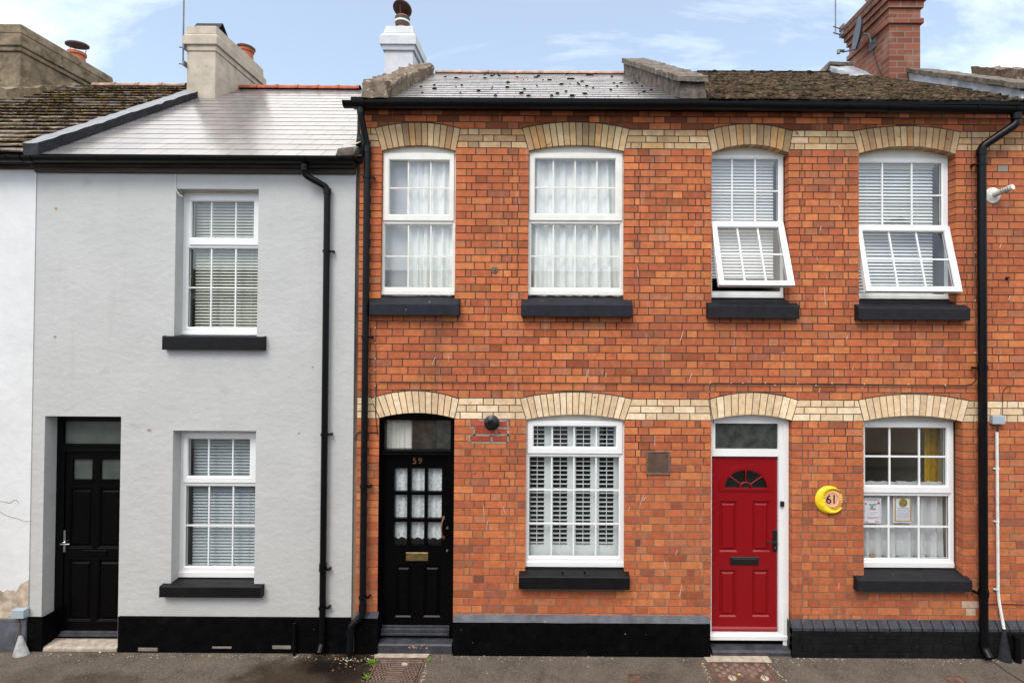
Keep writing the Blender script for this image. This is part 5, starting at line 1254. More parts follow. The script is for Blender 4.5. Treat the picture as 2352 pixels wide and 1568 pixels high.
# short capped stub pipes at the pavement
q = MB(); x, z = at(677.5, 1435, -.06); q.tube([(x,-.065,GZ),(x,-.065,z)], .017, 12); q.lathe([(.021,0),(.021,.05),(.012,.055)], (x,-.065,z-.02), n=12); q.lathe([(.022,0),(.022,.03)], (x,-.065,z-.13), n=12)
tag(q.build('stub_pipe', mPipe, None, smooth=True), 'thin short black pipe stub against the black base of the grey house', 'pipe')
q = MB(); x, z = at(2335, 1458, -.10); q.tube([(x,-.11,GZ),(x,-.11,z)], .036, 14); q.lathe([(.042,-.03),(.042,.0),(.03,.004),(.03,-.02)], (x,-.11,z), n=14)
tag(q.build('stub_pipe', mPipe, None, smooth=True), 'fat black pipe stub at the foot of the wall near the right edge', 'pipe')
# ------------------------------------------------------------------ things fixed to the walls
# left grey junction box, cable and cable guard
q = MB(); R = RC(27,1400,55,1420,-.08); q.box(R[0],R[1],-.085,-.0205,R[2],R[3]); tag(q.build('junction_box', mBoxG, None, bevel=.005), 'grey plastic box low on the white wall at the left edge', 'junction box')
q = MB(); x, z = at(42, 1419, -.05); q.tube([(x,-.055,z),(x+.02,-.055,z-.08),(x+.015,-.06,z-.15),(x+.0,-.06,z-.2)], .006, 6); tag(q.build('cable', mCableB, None, smooth=True), 'short brown cable between the grey box and the metal guard at left', 'cable')
def guard(u, vt, vb, ub0, ub1, mtl, label):
    m = MB(); xt, zt_ = at(u, vt, -.07); y1_ = -.065
    x0, x1 = AX(ub0, vb, -.12), AX(ub1, vb, -.12); n = 10; vs = []; zb_ = GZ+.0
    for k in range(n+1):
        a = pi*k/n; vs.append((xt+.018*cos(a), y1_-.02*sin(a), zt_)); 
    for k in range(n+1):
        a = pi*k/n; vs.append(((x0+x1)/2+(x1-x0)/2*cos(a), y1_-.075*sin(a), zb_))
    m.add(vs, [(k, k+1, n+2+k, n+1+k) for k in range(n)]+[list(range(n+1))])
    tag(m.build('cable_guard', mtl, None, smooth=True), label, 'cable guard')
guard(47, 1459, 1512, 22, 58, mGalv, 'flared grey metal guard on the pavement at the left edge')
guard(2306, 1447, 1515, 2301, 2330, mDarkCop, 'flared dark guard on the pavement under the white conduit')
# boiler vent of 59
xv, zv = at(1129, 971, -.03); t = thing('boiler_vent', (xv, 0, zv), 'round black rubber vent on the brick between door 59 and its window', 'vent')
q = MB(); q.lathe([(.083,0),(.083,.012),(.070,.022),(.062,.026),(.060,.045),(.050,.052),(.048,.07),(.036,.074)], (xv, -.001, zv), 'Y', 32); q.build('flange', mRubber, t, smooth=True)
q = MB(); q.lathe([(.036,.06),(.038,.095),(.030,.095),(.028,.02),(0,.02)], (xv, -.001, zv), 'Y', 24); q.build('outlet', mRubber, t, smooth=True)
# mortar dabs around it
q = MB(); rr = random.Random(8)
def dab(u0, v0, u1, v1, j=1.5, w=1.6):
    n = max(2, int((abs(u1-u0)+abs(v1-v0))/6)); A = []; B = []
    dx_, dy_ = (u1-u0), (v1-v0); L_ = sqrt(dx_*dx_+dy_*dy_); nx_, ny_ = -dy_/L_, dx_/L_
    for i in range(n+1):
        u, v = lerp(u0,u1,i/n), lerp(v0,v1,i/n); a, b = w+rr.uniform(-.4,j), w+rr.uniform(-.4,j)
        A.append(at(u+nx_*a, v+ny_*a, -.003)); B.append(at(u-nx_*b, v-ny_*b, -.003))
    for i in range(n): q.add([(A[i][0],-.0025,A[i][1]),(A[i+1][0],-.0025,A[i+1][1]),(B[i+1][0],-.0025,B[i+1][1]),(B[i][0],-.0025,B[i][1])], [(0,1,2,3)])
for a in ((1079,966,1079,981),(1079,982,1092,982),(1090,982,1088,1000),(1080,999,1170,999),(1078,1000,1080,1016),(1080,1016,1162,1017),(1128,999,1130,1015),(1166,966,1168,1014),(1139,983,1165,983),(1139,983,1140,998),(1100,965,1165,966)): dab(*a)
q.build('repair_mortar', mat('repair_mortar', (.31,.26,.21), .95, .1, var=.3, vscale=30, bump=.004, bscale=60), h59)
# grille
R = RC(1485, 1036.5, 1538.6, 1089.6, -.01); t = thing('wall_vent', ((R[0]+R[1])/2, 0, R[2]), 'square brown louvred grille on the brick between the shuttered window and the red door', 'vent')
q = MB(); ring(q, R, (R[0]+.018,R[1]-.018,R[2]+.018,R[3]-.018), -.014, -.001, .006); q.build('frame', mVentB, t)
q = MB(); n = 20
for i in range(n):
    z = R[2]+.018+(R[3]-R[2]-.036)*(i+.5)/n; q.profx([(-.012,z-.004),(-.002,z-.001),(-.002,z+.003),(-.012,z)], R[0]+.016, R[1]-.016)
q.box(R[0]+.016,R[1]-.016,-.0018,-.0014,R[2]+.016,R[3]-.016); q.build('louvres', mVentB, t)
# anchor plate
x, z = at(1135.8, 619.8, 0); q = MB(); q.lathe([(.014,0),(.014,.018),(.006,.02)], (x,-.002,z), 'Y', 12)
for k in range(24): pass
q.tube([(x+.030*cos(a), -.012, z+.030*sin(a)) for a in [2*pi*i/20 for i in range(21)]], .005, 6, caps=False)
q.tube([(x-.03,-.012,z),(x+.03,-.012,z)], .004, 6); q.tube([(x,-.012,z),(x+.015,-.012,z-.025)], .004, 6)
tag(q.build('wall_anchor', mSteel, None, smooth=True), 'small rusty ring fixing on the brick between the two upper windows of number 59', 'wall fixing')
# white flue
xf, zf = at(2279, 449, 0); t = thing('flue', (xf, 0, zf), 'white balanced flue pipe sticking out beside the right downpipe', 'flue')
q = MB(); q.lathe([(.088,0),(.088,.006),(.075,.014),(.045,.018),(.040,.022)], (xf,-.001,zf), 'Y', 28); q.build('flange', mFlue, t, smooth=True)
q = MB(); L_ = .20; d = Vector((.06, -L_, .042)); q.tube([(xf,0,zf), Vector((xf,0,zf))+d*.45, Vector((xf,0,zf))+d], .031, 18); q.build('pipe', mFlue, t, smooth=True)
q = MB()
for k in range(4):
    c = Vector((xf,0,zf))+d*(.52+.10*k); e = d.normalized(); q.tube([c-e*.003, c+e*.003], .0335, 18)
q.build('terminal_ribs', mSteel, t)
# pale blue junction box and white conduit
q = MB(); R = RC(2279.5, 954, 2308.5, 974, -.05); q.box(R[0],R[1],-.055,-.001,R[2],R[3]); tag(q.build('junction_box', mBoxG, None, bevel=.006), 'pale blue-grey box on the cream band beside the right downpipe', 'junction box')
q = MB(); q.tube(rnd_path([(AX(2296,975,-.03),-.03,AZ(2296,972,-.03)),(AX(2291,985,-.02),-.02,AZ(2291,985,-.02)),(AX(2289,995,-.02),-.02,AZ(2289,995,-.02))],.02), .005, 6); q.build('tail', mCable, bpy.data.objects['junction_box.001'])
t = thing('conduit', (AX(2290,1200,-.03), 0, GZ), 'thin white conduit running down the brick beside the right downpipe', 'conduit')
q = MB(); q.tube(rnd_path([(AX(2289.5,992,-.02),-.02,AZ(2289.5,992,-.02)),(AX(2292,1370,-.02),-.022,AZ(2292,1370,-.022)),(AX(2305,1441,-.07),-.075,AZ(2305,1443,-.075))],.1), .0155, 12); q.build('tube', mWhiteP, t, smooth=True)
for v in (1076, 1197, 1353):
    x, z = at(2290.5, v, -.02); q = MB(); q.tube([(x,-.02,z-.007),(x,-.02,z+.007)], .019, 12); q.box(x-.034,x-.016,-.018,-.001,z-.006,z+.006); q.build('saddle_clip', mWhiteP, t)
# cables clipped on the brickwork
def cable(pts, r, mtl, label, clips=(), grp='cables clipped to the brick fronts', y=-.010):
    P3 = [(AX(u,v,y), y, AZ(u,v,y)) for u, v in pts]
    t = thing('cable', P3[0], label, 'cable', grp); m = MB(); m.tube(rnd_path(P3, .03, 4), r, 6); m.build('lead', mtl, t, smooth=True)
    for u, v in clips: q = MB(); x, z = at(u, v, y); q.box(x-.004, x+.004, y-.006, -.001, z-.003, z+.005); q.build('clip', mWhiteP, t)
cable([(867,1000),(862.5,950),(864,882),(872,878.5),(1100,878.5),(1400,880.5),(1628,883)], .0035, mCable, 'black cable along the brick of number 59 above the cream band')
cable([(862.5,752),(862,880),(862,958)], .0028, mCableB, 'thin vertical cable left of door 59 arch', [(862,v) for v in (753,788,824,849,886,911)])
cable([(1640,972),(1634,948),(1629.5,905),(1631,879.5),(1720,880),(1900,881),(2100,884),(2215,886),(2236,880),(2243,868)], .0038, mCable, 'black cable along the brick of number 61 dropping to the red door frame', [(u,v) for u, v in ((1631,879),(1679,879.5),(1706,879.5),(1758,880),(1832,880.5),(1911,880.5),(1985,882),(2087,882.5),(2171,885),(1629,900))])
cable([(1632,884),(1900,886),(2120,888),(2246,889)], .0032, mCableB, 'second brown cable just under the black one over the red door', [(1780,884),(1874,885)])
cable([(2352,885.5),(2318,885),(2307,892),(2303,905),(2303,952)], .0032, mCable, 'black cable looping down to the pale box at the right edge')
cable([(404,398),(404.5,436),(412,448),(420,452)], .004, mFlue, 'short grey cable above the upper window of the grey house', y=-.018)
cable([(2232,1), (2232,1)], .001, mCable, 'x') if False else None
cable([(2232,304),(2233,420),(2239,640),(2243,800)], .004, mCableB, 'brown cable running down the brick just left of the right downpipe', [(2240,v) for v in (480,580,690,810)])
cable([(2268,1387),(2310,1386.5),(2352,1388)], .004, mCable, 'short black cable low on the brick at the right edge')
cable([(815,1010),(820,993),(830,990),(845,993),(868,992)], .0045, mCable, 'black cable crossing behind the long pipe beside door 59')
q = MB(); x, z = at(2311.6, 638.8, 0); q.lathe([(.016,0),(.02,.004),(.012,.010),(.010,-.0),(0,-.0)], (x,-.001,z), 'Y', 14); q.lathe([(.013,.004),(.013,.03),(0,.03)], (x,-.001,z), 'Y', 12)
tag(q.build('pipe_end', mCable, None, smooth=True), 'small dark pipe end in the brick at the far right', 'pipe')
# plaque
xp, zpq = at(1904.7, 1147.5, -.02); t = thing('number_plaque', (xp, 0, zpq), 'round yellow moon and sun plaque numbered 61 on the brick', 'plaque'); Rp = .152
m = MB(); outl = []; n = 40
aC = radians(52)
for i in range(n+1):
    a = aC+(2*pi-2*aC+radians(0))*i/n*1.0
    outl.append((Rp*cos(a), Rp*sin(a)))
for i in range(1):
    pass
# inner edge: face profile from the lower horn up to the upper horn
prof = [(.84,-.52),(.74,-.62),(.58,-.72),(.40,-.76),(.22,-.70),(.04,-.56),(-.10,-.42),(-.155,-.36),(-.20,-.33),(-.16,-.275),(-.215,-.245),(-.18,-.20),(-.23,-.165),(-.215,-.12),(-.155,-.085),(-.20,-.03),(-.27,.08),(-.305,.14),(-.28,.20),(-.26,.30),(-.20,.42),(-.08,.56),(.10,.68),(.32,.74),(.52,.72),(.70,.64),(.84,.52)]
prof = [(a*Rp, b*Rp) for a, b in prof]
# strips between outer rim and inner profile, domed
k = 30
def samp(L_, t):
    d = [0]
    for p_, q_ in zip(L_, L_[1:]): d.append(d[-1]+math.dist(p_, q_))
    s_ = t*d[-1]
    for i in range(len(L_)-1):
        if d[i+1] >= s_-1e-9: f = (s_-d[i])/(d[i+1]-d[i]+1e-9); return (lerp(L_[i][0],L_[i+1][0],f), lerp(L_[i][1],L_[i+1][1],f))
outl = [(Rp*cos(a), Rp*sin(a)) for a in [radians(329)-radians(298)*i/60 for i in range(61)]]
NS, NT = 90, 7; vs = []
for i in range(NS+1):
    o_, p_ = samp(outl, i/NS), samp(prof, i/NS)
    for j in range(NT+1):
        f = j/NT; x = lerp(o_[0],p_[0],f); z = lerp(o_[1],p_[1],f); yy = -.012-.030*sin(pi*f)**.6
        dz_, dx_ = z-(.10*Rp), x-(-.36*Rp)
        yy += .006*math.exp(-((dx_/.012)**2+(dz_/.010)**2))          # eye socket
        dz_ = z-(.19*Rp); yy -= .006*math.exp(-((dz_/.006)**2+((x+.38*Rp)/.022)**2))   # brow
        dz_ = z+(.36*Rp); yy -= .005*math.exp(-((dz_/.02)**2+((x+.5*Rp)/.02)**2))      # cheek
        vs.append((xp+x, yy, zpq+z))
m.add(vs, [(i*(NT+1)+j, i*(NT+1)+j+1, (i+1)*(NT+1)+j+1, (i+1)*(NT+1)+j) for i in range(NS) for j in range(NT)])
m.prism([(xp+Rp*.985*cos(a), zpq+Rp*.985*sin(a)) for a in [2*pi*i/48 for i in range(48)]], -.018, -.001)
m.build('moon', mYellow, t, smooth='all')
q = MB(); cxp, czp = xp+.17*Rp, zpq+.02*Rp; rs = .50*Rp
q.lathe([(rs+.006,.0),(rs+.006,.024),(rs,.026),(rs-.006,.020),(0,.020)], (cxp,-.001,czp), 'Y', 40)
for i in range(11):
    a = radians(-70)+radians(138)*i/10; ca, sa = cos(a), sin(a); r0, r1_ = rs+.006, rs+.053
    px_, pz_ = -sa, ca; wd = .0135
    b0 = (cxp+ca*r0+px_*wd, -.0195, czp+sa*r0+pz_*wd); b1 = (cxp+ca*r0-px_*wd, -.0195, czp+sa*r0-pz_*wd); tp = (cxp+ca*r1_, -.021, czp+sa*r1_); rd = (cxp+ca*(r0+.002), -.032, czp+sa*(r0+.002))
    q.add([b0,b1,tp,rd], [(0,3,2),(3,1,2),(0,1,3)])
so = q.build('sun', mTerra, t, smooth=True)
textmesh('61', cxp-.004, czp, .132, -.023, mInk, t, 'digits', depth=.003, spacing=.9)
# dish, aerials
xs_, zs_ = at(1979, 79, 2.75); t = thing('satellite_dish', (xs_, 2.75, zs_), 'dark grey satellite dish edge-on beside the brick chimney', 'satellite dish')
ax = Vector((-.9, .25, .10)).normalized(); Rm = ax.to_track_quat('Z', 'Y').to_matrix()
q = MB()
for sgn in (0, .006):
    q.lathe([(0, sgn), (.08, .006+sgn), (.15, .02+sgn), (.215, .045+sgn), (.26, .07+sgn)], (xs_, 2.75, zs_), n=32, tilt=Rm)
q.build('reflector', mDish, t, smooth=True)
q = MB(); c = Vector((xs_, 2.75, zs_)); dn = Rm @ Vector((0, 1, 0)); 
if dn.z > 0: dn = -dn
p0 = c+dn*.24+ax*.05; p1 = Vector((AX(1936,120,2.55), 2.55, AZ(1936,120,2.55))); q.tube([c-ax*.03+dn*.1, p0, p1], .012, 8); e = Vector((AX(1926,121,2.5), 2.5, AZ(1926,121,2.5))); q.tube([p1, p1+Vector((0,0,.02)), e+Vector((0,0,.03)), e-Vector((0,0,.02))], [.015,.022,.02,.026], 10); q.build('feed_arm', mSteel, t, smooth=True)
q = MB(); wl = Vector((xb0, 2.7, AZ(2018,100,2.7))); q.tube([c-ax*.02, c-ax*.10, wl+Vector((-.05,0,.02)), wl], .016, 8); q.box(xb0-.02, xb0-.001, 2.62, 2.80, wl.z-.09, wl.z+.09); q.build('mount', mSteel, t, smooth=True)
def aerial(u, vt, vb, y, xw, arms, label):
    x = AX(u, 60, y); t = thing('aerial_mast', (x, y, AZ(u, vb, y)), label, 'aerial', 'aerial masts strapped to chimneys')
    q = MB(); q.tube([(x, y, AZ(u, vb, y)), (x, y, AZ(u, vt, y)+.6)], .0115, 8); q.build('mast', mSteel, t, smooth=True)
    for v in arms:
        z = AZ(u, v, y); q = MB(); q.tube([(x-.05, y-.02, z+.0), (x, y, z), (xw, y+.02, z-.02)], .010, 6); q.box(xw-.012, xw+.012, y-.07, y+.07, z-.05, z+.03); q.build('bracket', mSteel, t)
aerial(421.5, -30, 149, 2.60, AX(429.3,110,2.6)-.01, (110, 148), 'slim aerial mast on the left side of the buff rendered chimney')
aerial(1919, -30, 79, 3.48, xb0-.10, (63, 77), 'slim aerial mast on the left side of the red brick chimney')
def wire3(P3, r, mtl, label): 
    m = MB(); m.tube([Vector(p) for p in P3], r, 6); tag(m.build('cable', mtl, None, smooth=True), label, 'cable')
p = wl
wire3([(xb0-.01,2.72,p.z-.05),(xb0-.01,2.6,AZ(2020,150,2.6)),(xb0-.012,2.42,AZ(2034,185,2.42)),(xb0-.02,2.22,pt61(0,(2.22+.1)*1.15,.05)[2]),(xb0+.05,1.6,pt61(0,(1.6+.1)*1.15,.05)[2]),(xb0+.1,.7,pt61(0,(.7+.1)*1.15,.05)[2])], .007, mCable, 'black aerial cable running down the brick chimney and mossy roof')
# air bricks in the base of the grey house, small grille in the 61 base
for u0, u1, v0, v1, s_ in ((318,362,1486,1494,'left'), (488,532,1483.5,1488,'middle'), (626,668.5,1481,1489,'right')):
    R = RC(u0, v0, u1, v1, -.037); t = thing('air_brick', ((R[0]+R[1])/2, -.036, R[2]), 'pale slotted air brick at pavement level in the black base, %s of the three' % s_, 'air brick', 'air bricks in the black base')
    q = MB(); k = 3
    for i in range(k): zz = lerp(R[2], R[3], (i+.15)/k); q.box(R[0], R[1], -.042, -.0352, zz, zz+(R[3]-R[2])/k*.55)
    q.build('slots', mAir, t)
# ------------------------------------------------------------------ ground
def GP(u, v, z=GZ):
    d = FW+RV*((u-PU)/FPX)-UV*((v-PV)/FPX); t = (z-CAM.z)/d.z; p = CAM+d*t; return p.x, p.y
# asphalt with damp stains of their own shape
t_ = mAsph.node_tree; b_ = t_.nodes['Principled BSDF']; src = b_.inputs['Base Color'].links[0].from_socket
tcn = N(t_, 'ShaderNodeTexCoord'); nz = N(t_, 'ShaderNodeTexNoise', i_Scale=5.0, i_Detail=6.0); t_.links.new(tcn.outputs['Object'], nz.inputs['Vector'])
for u, v, rx, ry, stg in ((715,1562,.80,.42,1.0),(775,1512,.36,.24,1.0),(820,1530,.45,.30,.9),(215,1570,.40,.20,.6),(60,1560,.3,.2,.35),(1510,1560,.25,.12,.3),(240,1500,.2,.05,.3),(900,1560,.2,.3,.3)):
    x, y = GP(u, v); mp = N(t_, 'ShaderNodeMapping', vector_type='POINT'); mp.inputs['Location'].default_value = (-x/rx, -y/ry, 0); mp.inputs['Scale'].default_value = (1/rx, 1/ry, 0)
    t_.links.new(tcn.outputs['Object'], mp.inputs[0]); ln = N(t_, 'ShaderNodeVectorMath', operation='LENGTH'); t_.links.new(mp.outputs[0], ln.inputs[0])
    sm = N(t_, 'ShaderNodeMath', operation='MULTIPLY_ADD'); t_.links.new(nz.outputs[0], sm.inputs[0]); sm.inputs[1].default_value = 1.3; t_.links.new(ln.outputs['Value'], sm.inputs[2])
    mr = N(t_, 'ShaderNodeMapRange', clamp=True, interpolation_type='SMOOTHSTEP'); mr.inputs[1].default_value = 1.3; mr.inputs[2].default_value = 1.95; mr.inputs[3].default_value = stg; mr.inputs[4].default_value = 0
    t_.links.new(sm.outputs[0], mr.inputs[0]); mx = N(t_, 'ShaderNodeMixRGB', blend_type='MULTIPLY'); mx.inputs[2].default_value = (.34,.29,.22,1)
    t_.links.new(src, mx.inputs[1]); t_.links.new(mr.outputs[0], mx.inputs[0]); src = mx.outputs[0]
t_.links.new(src, b_.inputs['Base Color'])
q = MB(); q.box(-40, 40, -1.7, .13, -.2, GZ); struct(q.build('pavement', mAsph, None), 'patched dark asphalt pavement')
q = MB(); q.box(-40, 40, -1.83, -1.701, -.2, GZ-.003); struct(q.build('kerb', mKerb, None))
q = MB(); q.box(-40, 40, -8.4, -1.831, -.3, -.10); struct(q.build('road', mRoad, None))
q = MB(); q.box(-40, 40, -10.2, -8.401, -.3, GZ-.002); struct(q.build('pavement', mAsph, None))
q = MB(); q.box(-150, 150, -150, 150, -.6, -.301); struct(q.build('ground', mRoad, None))
# a seam crack at the right
q = MB(); pts = [(2266,1510),(2290,1525),(2310,1541),(2335,1556),(2360,1572)]
q.tube([(GP(u,v)[0], GP(u,v)[1], GZ+.0005) for u, v in pts], .006, 5); struct(q.build('pavement_crack', mSlateB, None))
def cover(name, pts, label, kind, cat='manhole cover'):
    x0, y1_ = GP(*pts[0]); x1, _ = GP(*pts[1]); y0 = y1_-pts[2]; z = GZ+.004
    t = thing(name, ((x0+x1)/2, (y0+y1_)/2, GZ), label, cat, 'iron covers in the pavement')
    q = MB(); w_ = .018 if kind < 3 else .01
    for a in ((x0,x1,y1_-w_,y1_),(x0,x1,y0,y0+w_),(x0,x0+w_,y0+w_,y1_-w_),(x1-w_,x1,y0+w_,y1_-w_)): q.box(a[0],a[1],a[2],a[3],GZ-.02,z+.004)
    q.build('frame', mIron, t)
    q = MB(); g = .006; q.box(x0+w_+g, x1-w_-g, y0+w_+g, y1_-w_-g, GZ-.03, z); 
    if kind == 1:
        lid = q.build('lid', mIronD, t); q = MB()
        nx_ = 13; st = (x1-x0-.06)/nx_
        for i in range(nx_):
            for j in range(int((y1_-y0-.06)/st)):
                cx_, cy_ = x0+.03+st*(i+.5+(.25 if j % 2 else -.25)), y1_-.03-st*(j+.5); hz = (abs(i-nx_/2+.5)+ (1 if j % 2 else 0)) <= j*.9+.5 if j < 8 else True
                a, b = (.016, .008) if (abs(cx_-(x0+x1)/2) < (y1_-cy_)*.0+.09+.0*j) or j < 2 else (.007, .015)
                for s2 in (1,):
                    q.box(cx_-a, cx_+a, cy_-b, cy_-b+.004, z-.001, z+.005); q.box(cx_-a, cx_+a, cy_+b-.004, cy_+b, z-.001, z+.005)
                    q.box(cx_-a, cx_-a+.004, cy_-b+.0041, cy_+b-.0041, z-.001, z+.005); q.box(cx_+a-.004, cx_+a, cy_-b+.0041, cy_+b-.0041, z-.001, z+.005)
        q.build('tread_pattern', mIronL, lid)
    elif kind == 2:
        lid = q.build('lid', mIron, t); q = MB()
        nx_ = 5; st = (x1-x0-.08)/nx_
        for j in range(9):
            for i in range(nx_):
                cx_, cy_ = x0+.04+st*(i+(.35 if j % 2 == 0 else .8)), y1_-.045-.045*j
                if 4.2 < j < 7.5 and abs(cx_-(x0+x1)/2) < .27: continue
                q.lathe([(.024,-.001),(.020,.004),(.012,.005),(.010,-.001)], (cx_, cy_, z), n=12)
        q.build('studs', mIronL, lid)
        for sx in (.28, .80):
            q = MB(); cx_, cy_ = lerp(x0, x1, sx)+.01, y1_-.045*5-.045; q.lathe([(.042,-.001),(.042,.006),(.036,.008),(0,.008)], (cx_, cy_, z), n=24); bo = q.build('bolt_cap', mConc, lid, smooth=True)
            q = MB(); q.box(cx_-.004, cx_+.004, cy_-.034, cy_+.034, z+.0082, z+.0095); q.build('slot', mSlateB, lid)
        cx_, cy_ = (x0+x1)/2+.02, y1_-.045*5-.06; q = MB()
        for a in ((-.12,.12,.045,.05),(-.12,.12,-.05,-.045),(-.12,-.115,-.045,.045),(.115,.12,-.045,.045)): q.box(cx_+a[0],cx_+a[1],cy_+a[2],cy_+a[3],z-.001,z+.004)
        q.build('name_frame', mIron, lid)
    else:
        q.build('lid', mIron, t)
    return t
cover('inspection_cover', [(870,1510.5),(980,1510.5),.62], 'rusty patterned iron cover in the pavement before door 59', 1)
cover('inspection_cover', [(1622,1520.5),(1758,1520.5),.60], 'rusty studded iron cover with two pale bolt caps before the red door', 2)
cover('inspection_cover', [(1440,1548),(1472,1548),.14], 'tiny rusty iron cover left of the one before the red door', 3)
cover('inspection_cover', [(2165,1552),(2203,1552),.16], 'tiny rusty iron cover at the bottom right of the pavement', 3)
def slabst(u0, v0, u1, v1, label, sk=0):
    x0, y1_ = GP(u0, v0); x1, _ = GP(u1, v0); y0 = GP(u0, v1)[1]; q = MB(); xa, xb_ = x0, x1
    q.add([(x0,y1_,GZ-.02),(x1+sk,y1_,GZ-.02),(x1,y0,GZ-.02),(x0+.03,y0,GZ-.02),(x0,y1_,GZ+.004),(x1+sk,y1_,GZ+.004),(x1,y0,GZ+.004),(x0+.03,y0,GZ+.004)], [(4,7,6,5),(0,4,5,1),(1,5,6,2),(2,6,7,3),(3,7,4,0)])
    o = q.build('paving_stone', mConc, None); tag(o, label, 'paving stone')
slabst(862, 1494, 985, 1510, 'buff stone strip in the pavement between step and iron cover at door 59', .04)
slabst(1612, 1504, 1762, 1520, 'buff concrete strip in the pavement between step and iron cover at the red door')
# weeds
def weed(u, v, n, hgt, label):
    x, y = GP(u, v); m = MB(); rr = random.Random(int(u))
    for i in range(n):
        a = rr.uniform(0, 2*pi); r_ = rr.uniform(.02, .075); hh = rr.uniform(.3, 1)*hgt; wv = .006; cx_, cy_ = x+rr.uniform(-.02,.02), y+rr.uniform(-.02,.02)
        tip = (cx_+r_*cos(a), cy_+r_*sin(a), GZ+hh); md = (cx_+r_*.5*cos(a), cy_+r_*.5*sin(a), GZ+hh*.8)
        m.add([(cx_-wv*sin(a)*.4,cy_+wv*cos(a)*.4,GZ),(cx_+wv*sin(a)*.4,cy_-wv*cos(a)*.4,GZ),(md[0]+wv*sin(a),md[1]-wv*cos(a),md[2]),(md[0]-wv*sin(a),md[1]+wv*cos(a),md[2]),tip], [(0,1,2,3),(3,2,4)])
    tag(m.build('weed', mWeed, None), label, 'weed', 'weeds by the iron cover')
weed(857, 1522, 26, .03, 'bright green weed at the top left corner of the iron cover by door 59')
weed(844, 1556, 20, .03, 'bright green weed at the bottom left of the iron cover by door 59')
weed(984, 1518, 9, .02, 'tiny green weed at the top right corner of the iron cover by door 59')
# litter and grit along the foot of the walls
m = MB(); rr = random.Random(77)
def bit(x, y, s_, c):
    m.k = c; m.blob((x, y, GZ-.001), s_*rr.uniform(.6,1.6), s_*rr.uniform(.5,1.0), s_*.35, 5, 2, .4)
CL = [(.55,.52,.46),(.40,.22,.10),(.22,.13,.07),(.60,.45,.22),(.14,.09,.05),(.66,.66,.64)]
for i in range(2600):
    x = rr.uniform(-6.2, 5.4); y = -.06-abs(rr.gauss(0, .045)); dens = noise.noise(Vector((x*1.3, 4, 0)))
    if rr.random() > .45+dens: continue
    bit(x, y, rr.uniform(.002,.0075), rr.choice(CL))
for i in range(110): bit(rr.uniform(-2.3,-1.85), -.10-abs(rr.gauss(0,.09)), rr.uniform(.003,.009), rr.choice(CL))
for i in range(200): bit(rr.uniform(-6.2,5.2), rr.uniform(-.95,-.1), rr.uniform(.002,.0055), rr.choice(CL+[(.7,.68,.64)]*3))
for u, v, s_ in ((540,1493,.018),(556,1491,.012),(662,1497,.02),(600,1494,.014),(1112,1505,.02),(1120,1504,.013),(1700,1549,.026),(1712,1552,.018),(1665,1546,.012),(2240,1495,.02),(2265,1497,.022),(2275,1500,.016),(2228,1505,.016),(230,1497,.014),(415,1493,.02),(1120,1545,.01),(1350,1530,.009)):
    x, y = GP(u, v); bit(x, y, s_, (.62,.60,.54) if rr.random() < .7 else (.55,.40,.18))
for i in range(260):                                  # debris in the joints by the iron covers
    u0 = rr.choice([(868,1511,832,1568),(982,1511,968,1568),(1762,1521,1810,1568),(1614,1521,1632,1568)]); f = rr.random(); x, y = GP(lerp(u0[0],u0[2],f)+rr.gauss(0,2), lerp(u0[1],u0[3],f)); bit(x, y, rr.uniform(.003,.008), rr.choice(CL[1:]))
o = m.build('litter', mLitter, None); tag(o, 'scattered crumbs, chips and leaf bits on the pavement', 'litter', kind='stuff')
q = MB(); x, y = GP(929, 1526); q.blob((x, y, GZ+.004), .035, .022, .018, 9, 4, .15); tag(q.build('stone', mConc, None, smooth=True), 'pale flat stone lying on the iron cover by door 59', 'stone')
# chalky scratches on the brick
q = MB(); rr = random.Random(12)
def scratch(h, pts, w_):
    global q
    P2 = [at(u, v, -.0022) for u, v in pts]; m = MB(); m.tube([(a[0], -.0018, a[1]) for a in P2], [w_*.4]+[w_]*(len(P2)-2)+[w_*.3] if len(P2) > 2 else w_, 5)
    return m
mScr = mat('chalk_scratch', (.62,.45,.38), .95, .1)
for h, L_ in ((h59, [((1349,850),(1346,867)),((1352,848),(1350,866)),((1393,857),(1391,867)),((1504,1000),(1504,1023)),((1480,1135),(1470,1160)),((1486,1140),(1476,1150)),((1447,1163),(1443,1172)),((1526,1287),(1529,1307)),((1556,1262),(1552,1274)),((1566,1345),(1561,1368)),((1590,855),(1583,876)),((1000,820),(993,838)),((1029,815),(1031,828)),((1238,832),(1234,841)),((1464,614),(1466,636)),((1570,760),(1563,782)),((1156,1164),(1160,1178)),((1120,1195),(1118,1218)),((1110,1160),(1113,1200))]),
               (h61, [((1961,838),(1958,850),(1963,850)),((1970,892),(1974,886),(1980,893),(1984,884)),((1884,891),(1881,901)),((1797,811),(1802,809)),((1890,625),(1898,633),(1901,645)),((1948,770),(1944,780)),((1876,590),(1879,600)),((1926,470),(1932,480)),((1928,1338),(1926,1352)),((1886,520),(1884,530)),((2320,680),(2316,690)),((2300,560),(2296,570)),((1893,660),(1896,700))])):
    m = MB()
    for pts in L_:
        a = scratch(h, pts, .0034 if len(pts) == 2 else .0025); m.v, b0 = m.v, len(m.v); m.add(a.v, a.f)
    o = m.build('scratch_marks', mScr, h); o['kind'] = 'stuff'
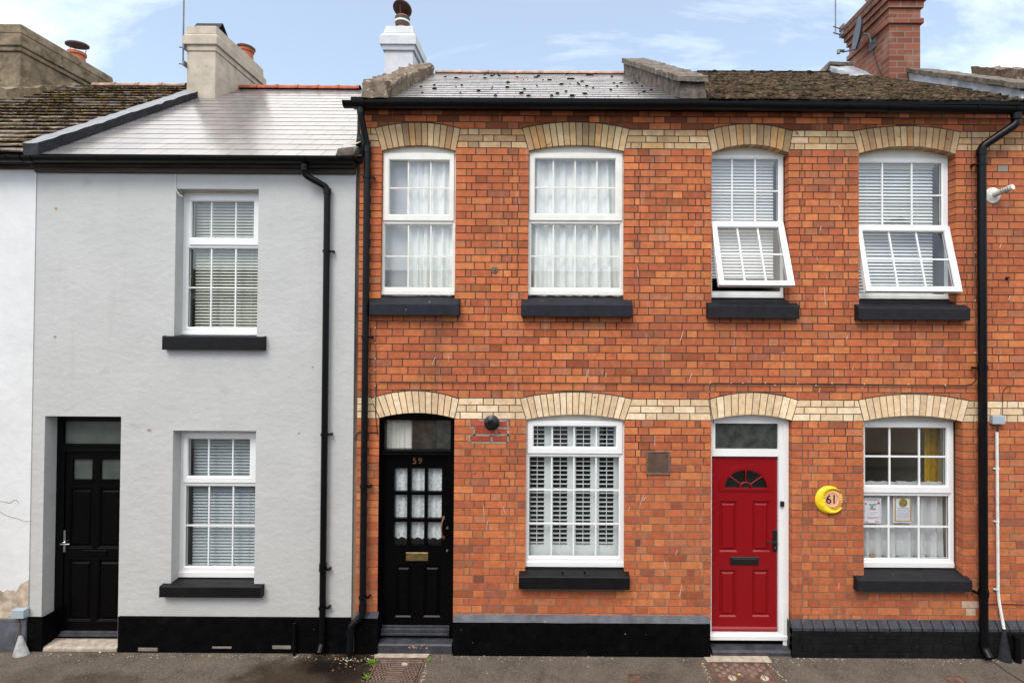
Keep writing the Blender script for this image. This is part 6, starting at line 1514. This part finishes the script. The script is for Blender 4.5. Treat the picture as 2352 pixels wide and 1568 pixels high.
# ------------------------------------------------------------------ the row across the street (seen only in the glass)
OG = 'houses across the street'
mOp = [mat('cream_opposite', (.55,.50,.42), .9, .2), mat('brick_opposite', (.36,.13,.08), .9, .2, var=.2, vscale=8), mat('grey_opposite', (.42,.42,.43), .9, .2), mat('blue_opposite', (.36,.44,.52), .9, .2), mat('buff_opposite', (.52,.42,.30), .9, .2), mat('white_opposite', (.7,.7,.68), .9, .2)]
def opp(x0, x1, ze_, zr_, i, dorm=False, chim=True):
    t = thing('terraced_house', ((x0+x1)/2, -10.2, 0), ['cream', 'red brick', 'grey', 'pale blue', 'buff', 'white'][i]+' house across the street, seen only reflected in the glass', 'house', OG)
    m = MB(); m.box(x0, x1, -17, -10.2, -.2, ze_); m.build('wall', mOp[i], t)
    m = MB(); m.add([(x0,-10.0,ze_),(x1,-10.0,ze_),(x1,-13.6,zr_),(x0,-13.6,zr_),(x0,-17.2,ze_),(x1,-17.2,ze_)], [(0,3,2,1),(3,4,5,2),(0,4,3),(1,2,5)]); m.build('roof', mSlateB, t)
    for fx in (.22, .70):
        for z0, z1 in ((.9,2.2),(3.4,4.6)):
            xa = lerp(x0,x1,fx); q = MB(); ring(q, (xa-.5,xa+.5,z0,z1), (xa-.42,xa+.42,z0+.08,z1-.08), -10.14, -10.19, -.0) if False else q.box(xa-.5,xa+.5,-10.199,-10.15,z0,z1); fo = q.build('window', mUpvc, t)
            q = MB(); q.box(xa-.43,xa+.43,-10.149,-10.145,z0+.08,z1-.08); q.build('pane', dp, fo)
    if chim: m = MB(); m.box(x1-.5, x1+.2, -14.2, -13.0, zr_-.6, zr_+.7); m.build('chimney', mOp[1], t)
    if dorm:
        m = MB(); xc = dorm; m.add([(xc-1.5,-10.6,5.0),(xc+1.5,-10.6,5.0),(xc+1.5,-10.6,5.9),(xc,-10.6,7.25),(xc-1.5,-10.6,5.9),(xc-1.5,-13.5,5.0),(xc+1.5,-13.5,5.0),(xc+1.5,-13.5,5.9),(xc,-13.5,7.25),(xc-1.5,-13.5,5.9)], [(0,4,3,2,1),(5,6,7,8,9),(4,9,8,3),(3,8,7,2),(0,5,9,4),(1,2,7,6)]); m.build('dormer', mSlateB, t)
dp = mat('dark_pane', (.02,.02,.02), .1, .5)
for i, x0 in enumerate((-14, -8.6, -3.4, 1.6, 6.6, 11.8)): opp(x0, x0+5.1, 4.9, 5.8, i, dorm=10.9 if i == 4 else False, chim=(i in (0, 5)))
